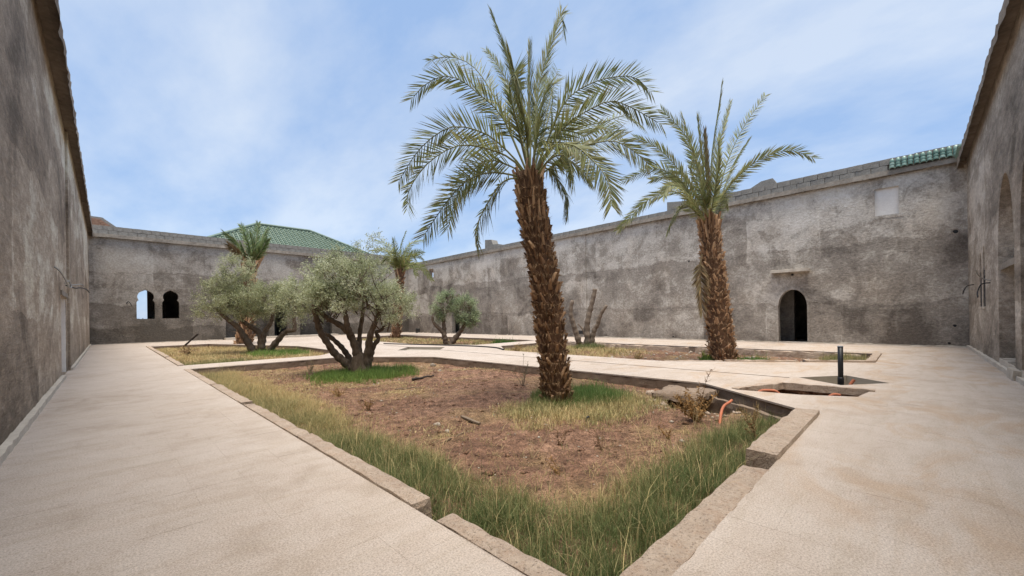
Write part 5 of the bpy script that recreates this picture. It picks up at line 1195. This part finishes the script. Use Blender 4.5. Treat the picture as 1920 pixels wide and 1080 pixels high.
blades('dry_grass', 'pale straw grass spread round the big palm', 21000, lambda r, k: reject(r, k, (3.7, 8.0, 2.4, 6.2), lambda x, y: ring(5.75, 4.0, 1.75, 1.25)(x, y) * (1 - .8 * ring(6.4, 4.6, .9, .75)(x, y)), lambda x, y: .62 + .3 * nz(x, y, 1.2, 4), one), .125, .005, GREENS, 34, .9, per=4, jit=.03, mat='straw')
def dS(x, y):
    if not inside((x, y), P1): return 0
    q = nz(x, y, .55, 12) + .35 * nz(x, y, 1.9, 2) + .35 * sm(7.5, 12, y) * (1 - sm(4.0, 6, x))
    return sm(.02, .5, q) * (.25 + .75 * sm(.1, .6, q))
blades('dry_grass', 'thin mats of yellow straw on the bare soil of the nearest planter', 22000, lambda r, k: reject(r, k, (1.8, 8.1, 1.6, 14.6), dS, lambda x, y: .8 + .2 * nz(x, y, 1), lambda x, y: .7), .075, .0058, GREENS, 35, 1.7, per=5, jit=.05, mat='straw')
def inP(P, f): return lambda x, y: f(x, y) if inside((x, y), P) else 0
blades('dry_grass', 'yellow dry grass covering the planter before the horseshoe windows', 36000, lambda r, k: reject(r, k, (1.7, 7.0, 16.2, 30.4), inP(P2, lambda x, y: .35 + .65 * sm(-.15, .35, nz(x, y, .6, 6))), lambda x, y: (.88 + .2 * nz(x, y, .8, 3)) * (1 - .45 * (1 - sm(16.5, 19, y)) * (1 - sm(2.2, 4.2, x))), lambda x, y: .8), .15, .012, GREENS, 36, .9, per=4, jit=.06, mat='straw')
blades('grass', 'dark green weeds along the kerb of the planter before the windows', 8000, lambda r, k: reject(r, k, (1.72, 4.6, 16.25, 20.5), inP(P2, lambda x, y: (1 - sm(17.2, 19.5, y)) * (1 - sm(3.2, 4.6, x)) * (.5 + .5 * nz(x, y, 2))), lambda x, y: .38 + .3 * nz(x, y, 1.5), one), .19, .012, GREENS, 37, .7, per=4, jit=.06)
blades('grass', 'bright green grass at the foot of the leaning olive', 7000, lambda r, k: reject(r, k, (3.9, 7.0, 18.5, 23.5), inP(P2, ring(5.5, 20.8, 1.35, 1.9)), lambda x, y: .12 + .2 * nz(x, y), one), .22, .014, ((.16, .27, .065), (.27, .37, .10), (.2, .24, .07), (.34, .28, .11)), 38, .5, per=3, jit=.05)
blades('grass', 'green tuft at the foot of the second palm', 2600, lambda r, k: reject(r, k, (13.0, 15.6, 3.0, 5.0), inP(P4, lambda x, y: max(ring(14.15, 5.0, .5, .4)(x, y), ring(14.55, 3.6, .6, .5)(x, y))), lambda x, y: .12 + .2 * nz(x, y), one), .22, .010, ((.08, .17, .04), (.15, .27, .065), (.2, .22, .07), (.34, .28, .11)), 39, .6, per=3, jit=.04)
blades('dry_grass', 'yellow-green grass clump in the pointed corner beside the black pipe', 5200, lambda r, k: reject(r, k, (14.5, 17.3, .9, 2.8), inP(P4, ring(15.9, 1.55, 1.25, .62)), lambda x, y: .50 + .3 * nz(x, y, 2), one), .24, .010, GREENS, 40, .6, per=4, jit=.04, mat='grass')
blades('dry_grass', 'ochre dry grass round the dead trunk', 11000, lambda r, k: reject(r, k, (11.7, 17.3, 6.0, 13.8), inP(P4, lambda x, y: sm(7.2, 9.0, y + .6 * nz(x, y)) * (.4 + .6 * sm(-.2, .3, nz(x, y, .8, 4)))), lambda x, y: .74 + .25 * nz(x, y, .9), lambda x, y: .8), .17, .012, GREENS, 41, .8, per=4, jit=.06, mat='straw')
blades('grass', 'green sprouts at the foot of the dead trunk', 1600, lambda r, k: reject(r, k, (15.5, 17.4, 9.8, 12.5), inP(P4, ring(16.6, 11.2, .9, .9)), lambda x, y: .15, one), .26, .014, GREENS, 42, .6, per=3, jit=.05)
blades('dry_grass', 'yellow and green grass in the farthest planter', 11000, lambda r, k: reject(r, k, (11.7, 17.5, 15.6, 30.4), inP(P3, lambda x, y: .3 + .7 * sm(-.1, .35, nz(x, y, .6, 8))), lambda x, y: .58 + .35 * nz(x, y, .7), lambda x, y: .8), .16, .017, GREENS, 43, .8, per=4, jit=.07, mat='straw')
blades('grass', 'light green grass tuft at the corner of the farthest planter', 1500, lambda r, k: reject(r, k, (14.4, 17.4, 15.6, 18.0), inP(P3, ring(15.9, 16.6, .8, .7)), lambda x, y: .12, one), .32, .016, ((.06, .14, .03), (.12, .22, .05), (.2, .25, .08)), 44, .5, per=3, jit=.05)

# stones and clods too many to count, then the ones that stand out
def pebbles(name, label, n, box, poly, size, seed, mat, dens=None):
    rng = np.random.default_rng(seed); V = []; T = []
    base = np.array([(1, 0, 0), (-1, 0, 0), (0, 1, 0), (0, -1, 0), (0, 0, 1), (0, 0, -1)], float); fc = [(0, 2, 4), (2, 1, 4), (1, 3, 4), (3, 0, 4), (2, 0, 5), (1, 2, 5), (3, 1, 5), (0, 3, 5)]
    k = 0
    while k < n:
        x = rng.uniform(box[0], box[1]); y = rng.uniform(box[2], box[3])
        if not inside((x, y), poly) or (dens and rng.random() > dens(x, y)): continue
        s = size * rng.lognormal(0, .5); a = rng.uniform(0, 6.28); ca, sa = math.cos(a), math.sin(a)
        q = base * rng.uniform(.6, 1.3, (6, 1)) * np.array([s * rng.uniform(.8, 1.6), s, s * .6]); q = np.column_stack([q[:, 0] * ca - q[:, 1] * sa, q[:, 0] * sa + q[:, 1] * ca, q[:, 2]])
        q += np.array([x, y, soil_z(x, y) + s * .15]); T += [tuple(i + len(V) for i in f) for f in fc]; V += list(q); k += 1
    o = link(name, tri_mesh(name, np.array(V), np.array(T)), mat); o['kind'] = 'stuff'; o['label'] = label
def stalkS(rng, k): return reject(rng, k, (1.68, 6.9, 1.12, 14.7), dA, lambda x, y: .85, lambda x, y: 1.0)
blades('dry_grass', 'thin pale seed stalks standing above the kerb-side grass', 3200, stalkS, .25, .0030, GREENS, 45, .8, per=1, mat='straw')
def litter(x, y): return .25 + .75 * sm(-.1, .4, nz(x, y, 1.1, 20)) if inside((x, y), P1) and x > 1.75 and y > 1.2 else 0
blades('leaf_litter', 'brown plant litter strewn over the bare soil of the nearest planter', 8000, lambda r, k: reject(r, k, (1.8, 8.1, 1.3, 14.5), litter, lambda x, y: r.random(), lambda x, y: .9), .05, .008, ((.08, .045, .026), (.15, .09, .05), (.26, .17, .095), (.42, .31, .18)), 46, 3.0, per=3, jit=.05, mat='straw')
pebbles('gravel', 'fist-sized clods on the bare soil of the nearest planter', 520, (1.9, 8.2, 1.6, 14.5), P1, .021, 56, M['soil'])
pebbles('gravel', 'small clods and pebbles on the bare soil of the nearest planter', 2600, (1.8, 8.2, 1.5, 14.5), P1, .011, 51, M['soil'])
pebbles('gravel', 'scattered pale stone chips in the nearest planter', 420, (2.6, 8.2, 2.0, 14.5), P1, .011, 52, M['stone'])
pebbles('gravel', 'grey stone chips in the planter with the second palm', 900, (11.7, 17.5, 1, 9), P4, .022, 53, M['stone'])
pebbles('rubble', 'broken rubble along the collapsed planter edge by the pit', 150, (6.4, 8.2, 1.9, 4.2), P1, .030, 54, M['kerb'], lambda x, y: 1 if abs(math.hypot((x - 7.35) / .85, (y - 2.62) / .65) - 1) < .35 else .05)
def stone(x, y, s, lab, seed, mat='stone', z=None):
    rng = random.Random(seed); V, F = rough_box(-s, s, -s * .7, s * .7, -s * .5, s * .5, s * .55, s * .22, seed, s * .25)
    V = [p.normalized() * s * (.75 + .5 * abs(p.length / s - .8)) if rng.random() < .0 else p for p in V]
    o = mobj('stone', V, F, M[mat]); o.location = (x, y, (soil_z(x, y) if z is None else z) + s * .25); o.rotation_euler = (rng.uniform(-.3, .3), rng.uniform(-.3, .3), rng.uniform(0, 3)); tag(o, lab, 'stone')
stone(3.42, 4.98, .045, 'small pale stone lying left of the plank on bare soil', 3)
stone(3.28, 4.55, .035, 'tiny upright pale stone near the plank', 4)
stone(6.9, 9.9, .06, 'pale stone near the far edge beam right of the large olive', 5)
stone(7.55, 11.2, .09, 'flat white stone below the far corner of the nearest planter', 6)
stone(6.55, 7.5, .06, 'brown clod between the large olive and the big palm', 7, 'soil')
stone(7.7, 3.75, .10, 'large broken concrete lump on the rim of the pit', 8, 'kerb')
stone(6.75, 2.55, .08, 'broken concrete lump at the near side of the pit', 9, 'kerb')
# a ragged lump of undermined concrete over the pit
v, f = rough_box(7.05, 8.02, 2.60, 3.45, -.17, -.045, .07, .045, 61, .03); tag(mobj('concrete_lump', v, f, M['beam']), 'undermined ragged concrete lump overhanging the pit behind the dry weeds', 'rubble')

# sticks, planks
def stick(name, a, b, r, mat, lab, cat='stick', flat=None):
    if flat:
        a, b = Vector(a), Vector(b); d = (b - a); L = d.length; V, F = rough_box(0, L, -flat / 2, flat / 2, -r, r, .08, r * .25, int(L * 100), r * .2)
        o = mobj(name, V, F, M[mat]); o.location = a; o.rotation_euler = d.to_track_quat('X', 'Z').to_euler()
    else:
        mb = MB(); A_, B__ = Vector(a), Vector(b); m = [A_.lerp(B__, t / 6) + Vector((0, 0, .012 * math.sin(t * 2.1))) for t in range(7)]; mb.tube(m, [r * (1 - .4 * t / 6) for t in range(7)], 7, True, .2, 3); o = mb.build(name, M[mat], None, True)
    return tag(o, lab, cat)
stick('plank', (3.90, 5.02, soil_z(3.9, 5.02) + .02), (3.84, 4.52, soil_z(3.84, 4.52) + .03), .012, 'wood', 'short weathered plank lying on bare soil left of the big palm', 'plank', .05)
stick('dead_branch', (5.45, 9.02, soil_z(5.45, 9.02) + .03), (6.2, 9.17, soil_z(6.2, 9.17) + .04), .035, 'wood_dark', 'dark dead branch lying right of the large olive', 'branch')
stick('dead_branch', (3.0, 4.2, soil_z(3, 4.2) + .01), (3.5, 4.35, soil_z(3.5, 4.35) + .02), .008, 'wood', 'thin twig on the soil below the plank', 'twig')
stick('dead_branch', (4.4, 8.0, soil_z(4.4, 8.0) + .015), (5.0, 7.9, soil_z(5, 7.9) + .02), .014, 'wood', 'pale twig in the middle of the bare soil', 'twig')
stick('plank', (3.1, 30.1, -.12), (3.72, 29.4, .66), .03, 'wood_dark', 'dark board leaning up at the far end of the planter by the windows', 'plank', .10)
# hose on the path, pipe in the basin, conduits
mb = MB(); mb.tube([Vector(p) for p in spline([(10.6, 20.4, .025), (10.95, 19.2, .025), (11.45, 17.6, .03), (11.95, 15.55, .03), (12.15, 14.2, .03), (12.05, 13.0, .03), (11.5, 11.95, .03)], 40)], .028, 8)
tag(mb.build('garden_hose', M['black_wire'], None, True), 'black hose lying across the far crossing of the paths', 'hose')
pr = empty('drain_pipe', (10.15, 1.02, -.30)); tag(pr, 'upright black plastic pipe standing in the sunken basin', 'pipe')
mb = MB(); mb.tube([(0, 0, 0), (0, 0, .5), (0, 0, .98)], .044, 16); mb.build('pipe_body', M['black_pvc'], pr, True)
mb = MB(); mb.tube([(0, 0, .0), (0, 0, .36), (0, 0, .38)], [.052, .052, .047], 16); mb.build('socket', M['black_pvc'], pr, True)
mb = MB(); mb.tube([(0, 0, .975), (0, 0, .995)], .047, 16); mb.build('end_cap', M['blue_cap'], pr, True)
def corrug(name, pts, r, lab, n=90):
    S = spline(pts, n); mb = MB(); mb.tube([Vector(p) for p in S], [r * (1 + (.12 if i % 3 else -.08)) for i in range(n)], 9); return tag(mb.build(name, M['orange'], None, True), lab, 'conduit')
corrug('conduit', [(6.05, 1.95, -.35), (6.35, 2.02, -.14), (6.75, 2.10, -.08), (7.05, 2.10, -.06), (7.2, 2.12, -.06)], .019, 'orange corrugated conduit rising out of the pit among dry weeds')
corrug('conduit', [(8.02, 2.05, -.20), (8.10, 1.94, -.03), (8.18, 1.82, .0), (8.26, 1.70, -.03), (8.32, 1.62, -.2)], .026, 'orange conduit looping out of the left end of the trench', 50)
corrug('conduit', [(8.60, 1.20, -.25), (8.66, 1.06, -.12), (8.72, .98, -.05), (8.80, .90, -.06)], .026, 'orange conduit in the right end of the trench', 50)
corrug('conduit', [(10.35, .93, -.3), (10.36, .90, -.1), (10.40, .84, .02)], .026, 'short orange conduit stub beside the black pipe', 30)
mb = MB(); mb.tube([Vector((4.92, 3.42, soil_z(4.92, 3.42) - .02)), Vector((4.94, 3.40, soil_z(4.94, 3.4) + .06)), Vector((4.97, 3.38, soil_z(4.97, 3.38) + .07))], .016, 8); tag(mb.build('irrigation_nozzle', M['black_pvc'], None, True), 'small black irrigation stub in the straw before the big palm', 'nozzle')
# loose wires on the walls
def wire(pts, r, mat, lab):
    mb = MB(); mb.tube([Vector(p) for p in spline(pts, 30)], r, 6); return tag(mb.build('electric_cable', M[mat], None, True), lab, 'cable')
wire([(-.82, 13.3, 2.62), (-.72, 13.35, 2.52), (-.66, 13.9, 2.36), (-.64, 14.5, 2.25), (-.62, 15.1, 2.28), (-.66, 15.0, 2.42), (-.7, 14.6, 2.34)], .016, 'grey_wire', 'grey cable loop hanging from the left wall above the doorway')
wire([(-.77, 16.4, 2.40), (-.62, 16.9, 2.36), (-.55, 17.6, 2.42), (-.45, 18.6, 2.44), (-.40, 19.4, 2.38)], .018, 'black_wire', 'black cable sticking out of the left wall beyond the doorway')
wire([(-.76, 17.0, 2.44), (-.60, 17.4, 2.50), (-.52, 18.0, 2.55), (-.5, 18.4, 2.52)], .012, 'grey_wire', 'short grey wire beside the black cable on the left wall')
wire([(16.3, -1.47, 2.12), (16.3, -1.30, 2.20), (15.9, -1.18, 2.32), (15.3, -1.12, 2.36)], .015, 'grey_wire', 'pale wire curling from the right wall beside the lancet windows')
wire([(16.4, -1.47, 2.08), (16.4, -1.30, 2.05), (16.3, -1.22, 1.85), (16.0, -1.2, 1.70)], .015, 'black_wire', 'dark wire hanging from the right wall beside the lancet windows')
wire([(20.4, -1.47, 2.22), (20.3, -1.30, 2.18), (20.0, -1.2, 2.02), (20.1, -1.18, 1.9)], .015, 'black_wire', 'small dark wire on the right wall near the corner')
wire([(4.02, 36.02, 2.62), (4.0, 35.85, 2.60), (3.95, 35.8, 2.45), (4.15, 35.8, 2.38), (4.2, 35.85, 2.5)], .018, 'black_wire', 'black wire loop on the far wall right of the horseshoe windows') if False else None
wire([(.95, 36.02, 2.55), (.92, 35.86, 2.62), (1.0, 35.8, 2.72), (1.1, 35.82, 2.6), (1.15, 35.85, 2.45)], .022, 'black_wire', 'black wire loop on the far wall left of the horseshoe windows')
mb = MB(); 
for k in range(5):
    mb.tube([Vector((20.6 + .16 * math.cos(a * .7 + k), 33.0 + .22 * math.sin(a * .7 + k), .10 + .07 * k + .05 * math.sin(a))) for a in range(10)], .035, 6)
tag(mb.build('cable_coil', M['black_wire'], None, True), 'black coil of cable on the paving in the far corner', 'coil')
# things on the sill seen through the window
mb = MB(); mb.tube([(0, 0, 0), (0, 0, .18), (0, 0, .20)], [.10, .12, .125], 12); o = mb.build('container', M['yellow'], None, True); o.location = (1.62, 40.99 + .12, 1.455); tag(o, 'small yellow container on the sill seen through the left horseshoe window', 'container')
mb = MB(); mb.tube([(0, 0, 0), (0, 0, .14), (0, 0, .19), (0, 0, .23)], [.07, .07, .03, .03], 10); o = mb.build('bottle', M['red'], None, True); o.location = (1.92, 41.08, 1.455); tag(o, 'small red bottle on the sill seen through the left horseshoe window', 'bottle')

# ------------------------------------------------------------------ dry weeds, one plant each
def weed(x, y, h, n, lab, seed, col=(.34, .24, .12), leaf=(.20, .13, .06), nleaf=26, spread=.5, seedhead=False, rad=.004, leafsz=.03):
    rng = np.random.default_rng(seed); root = empty('dry_weed', (x, y, soil_z(x, y) - .02)); tag(root, lab, 'weed', 'dry weeds')
    mb = MB(); V = []; T = []; C = []
    for k in range(n):
        a = rng.uniform(0, 6.28); s = spread * rng.uniform(.2, 1.0); H = h * rng.uniform(.55, 1.05) if k else h
        pts = [np.zeros(3)]; d = np.array([math.cos(a) * s, math.sin(a) * s, 1.0])
        for q in range(4):
            d = d + rng.normal(0, .16, 3); d /= np.linalg.norm(d); pts.append(pts[-1] + d * H / 4)
        S = spline(pts, 10); mb.tube([Vector(p) for p in S], [rad * (1.1 - .8 * i / 9) for i in range(10)], 5)
        for q in range(nleaf):
            i = rng.integers(2, 10) if not seedhead else rng.integers(5, 10); p = S[i]; v = rng.normal(size=3) + np.array([0, 0, .5 if seedhead else -.3]); v /= np.linalg.norm(v); w = np.cross(v, rng.normal(size=3)); w /= np.linalg.norm(w)
            L = leafsz * .7 * rng.uniform(.4, 1.5); k0 = len(V); V += [p, p + v * L * .5 + w * L * .2, p + v * L, p + v * L * .5 - w * L * .2]; T += [(k0, k0 + 1, k0 + 2), (k0, k0 + 2, k0 + 3)]
            c = np.array(leaf) * rng.uniform(.5, 1.6); C += [c] * 4
            if rng.random() < .25:
                mb.tube([Vector(p), Vector(p + v * L * 2.2), Vector(p + v * L * 3.4 + np.array([0, 0, L]))], [rad * .5, rad * .4, rad * .2], 4)
    c_ = NTCACHE.get(col)
    if c_ is None: c_ = NTCACHE[col] = plain('dry_stalk', col, .9)
    mb.build('stalks', c_, root, True)
    o = link('withered_leaves', tri_mesh('withered_leaves', np.array(V), np.array(T), np.array(C)), M['straw'], root); o['kind'] = 'stuff'
NTCACHE = {}
weed(6.20, 2.30, .80, 1, 'tall dry weed with brown seed head standing before the pit', 1, (.22, .13, .06), (.17, .09, .04), 60, .12, True, .006, .035)
weed(6.05, 2.25, .50, 24, 'bushy brown withered weed at the edge of the pit', 2, (.32, .20, .085), (.27, .155, .06), 60, 1.0, False, .004, .055)
weed(5.70, 2.15, .40, 5, 'bare pale forked stalks left of the pit', 3, (.46, .36, .21), (.3, .2, .1), 4, .6)
weed(3.35, 3.05, .38, 7, 'bare pale dry stalks on the soil in front of the plank', 4, (.42, .32, .19), (.3, .2, .1), 5, .9, False, .003)
weed(3.85, 3.05, .22, 6, 'low brown withered weed in front of the plank', 5, (.17, .10, .05), (.15, .08, .04), 30, .7, False, .003, .028)
weed(4.10, 2.62, .26, 6, 'dark withered weed on the bare soil before the big palm', 6, (.15, .09, .045), (.13, .075, .035), 24, .6, False, .003, .025)
weed(3.20, 2.55, .22, 8, 'small rusty weed behind the green grass of the near corner', 7, (.28, .17, .07), (.25, .14, .05), 20, .9, False, .003, .025)
weed(3.20, 6.75, .24, 8, 'rusty withered weed left of the bare soil patch', 8, (.24, .14, .06), (.22, .12, .045), 34, .8, False, .004, .035)
weed(3.30, 8.3, .25, 9, 'yellow-brown withered weed below the large olive', 9, (.34, .22, .09), (.30, .18, .07), 34, .9, False, .004, .04)
weed(6.7, 6.35, .75, 6, 'grey leafless shrublet left of the big palm trunk', 10, (.20, .15, .11), (.15, .16, .08), 22, .55, False, .006, .045)
weed(5.55, 1.35, .32, 6, 'curled brown weed bending over the raised kerb', 11, (.22, .13, .06), (.18, .10, .045), 40, 1.0, True, .004, .035)
weed(5.0, 2.2, .24, 6, 'orange-brown weed in the grass before the pit', 12, (.30, .18, .07), (.26, .14, .05), 30, .8, False, .003, .03)
weed(6.3, 1.6, .35, 7, 'brown weed among green grass behind the raised kerb', 13, (.30, .2, .09), (.22, .14, .06), 40, .8, True, .004, .035)
weed(11.95, 11.7, .55, 12, 'dry ochre weed bush at the hose end left of the big palm', 14, (.34, .24, .11), (.30, .20, .08), 30, 1.0, False, .008, .07)
weed(12.6, 6.6, .45, 12, 'dry straw weed in the planter left of the second palm', 15, (.36, .27, .13), (.32, .23, .1), 26, 1.0, False, .008, .06)
weed(14.0, 4.95, .38, 8, 'yellow-green leafy weed at the left foot of the second palm', 16, (.25, .27, .08), (.28, .33, .07), 50, .8, False, .006, .06)
weed(4.2, 12.6, .45, 9, 'thin pale weed in front of the far edge beam behind the olive', 17, (.33, .27, .17), (.22, .21, .11), 26, .7, False, .004, .04)
weed(2.6, 24.0, .55, 14, 'brown heap of withered weeds in the planter by the windows', 18, (.25, .16, .09), (.22, .14, .07), 30, 1.1, False, .008, .07)
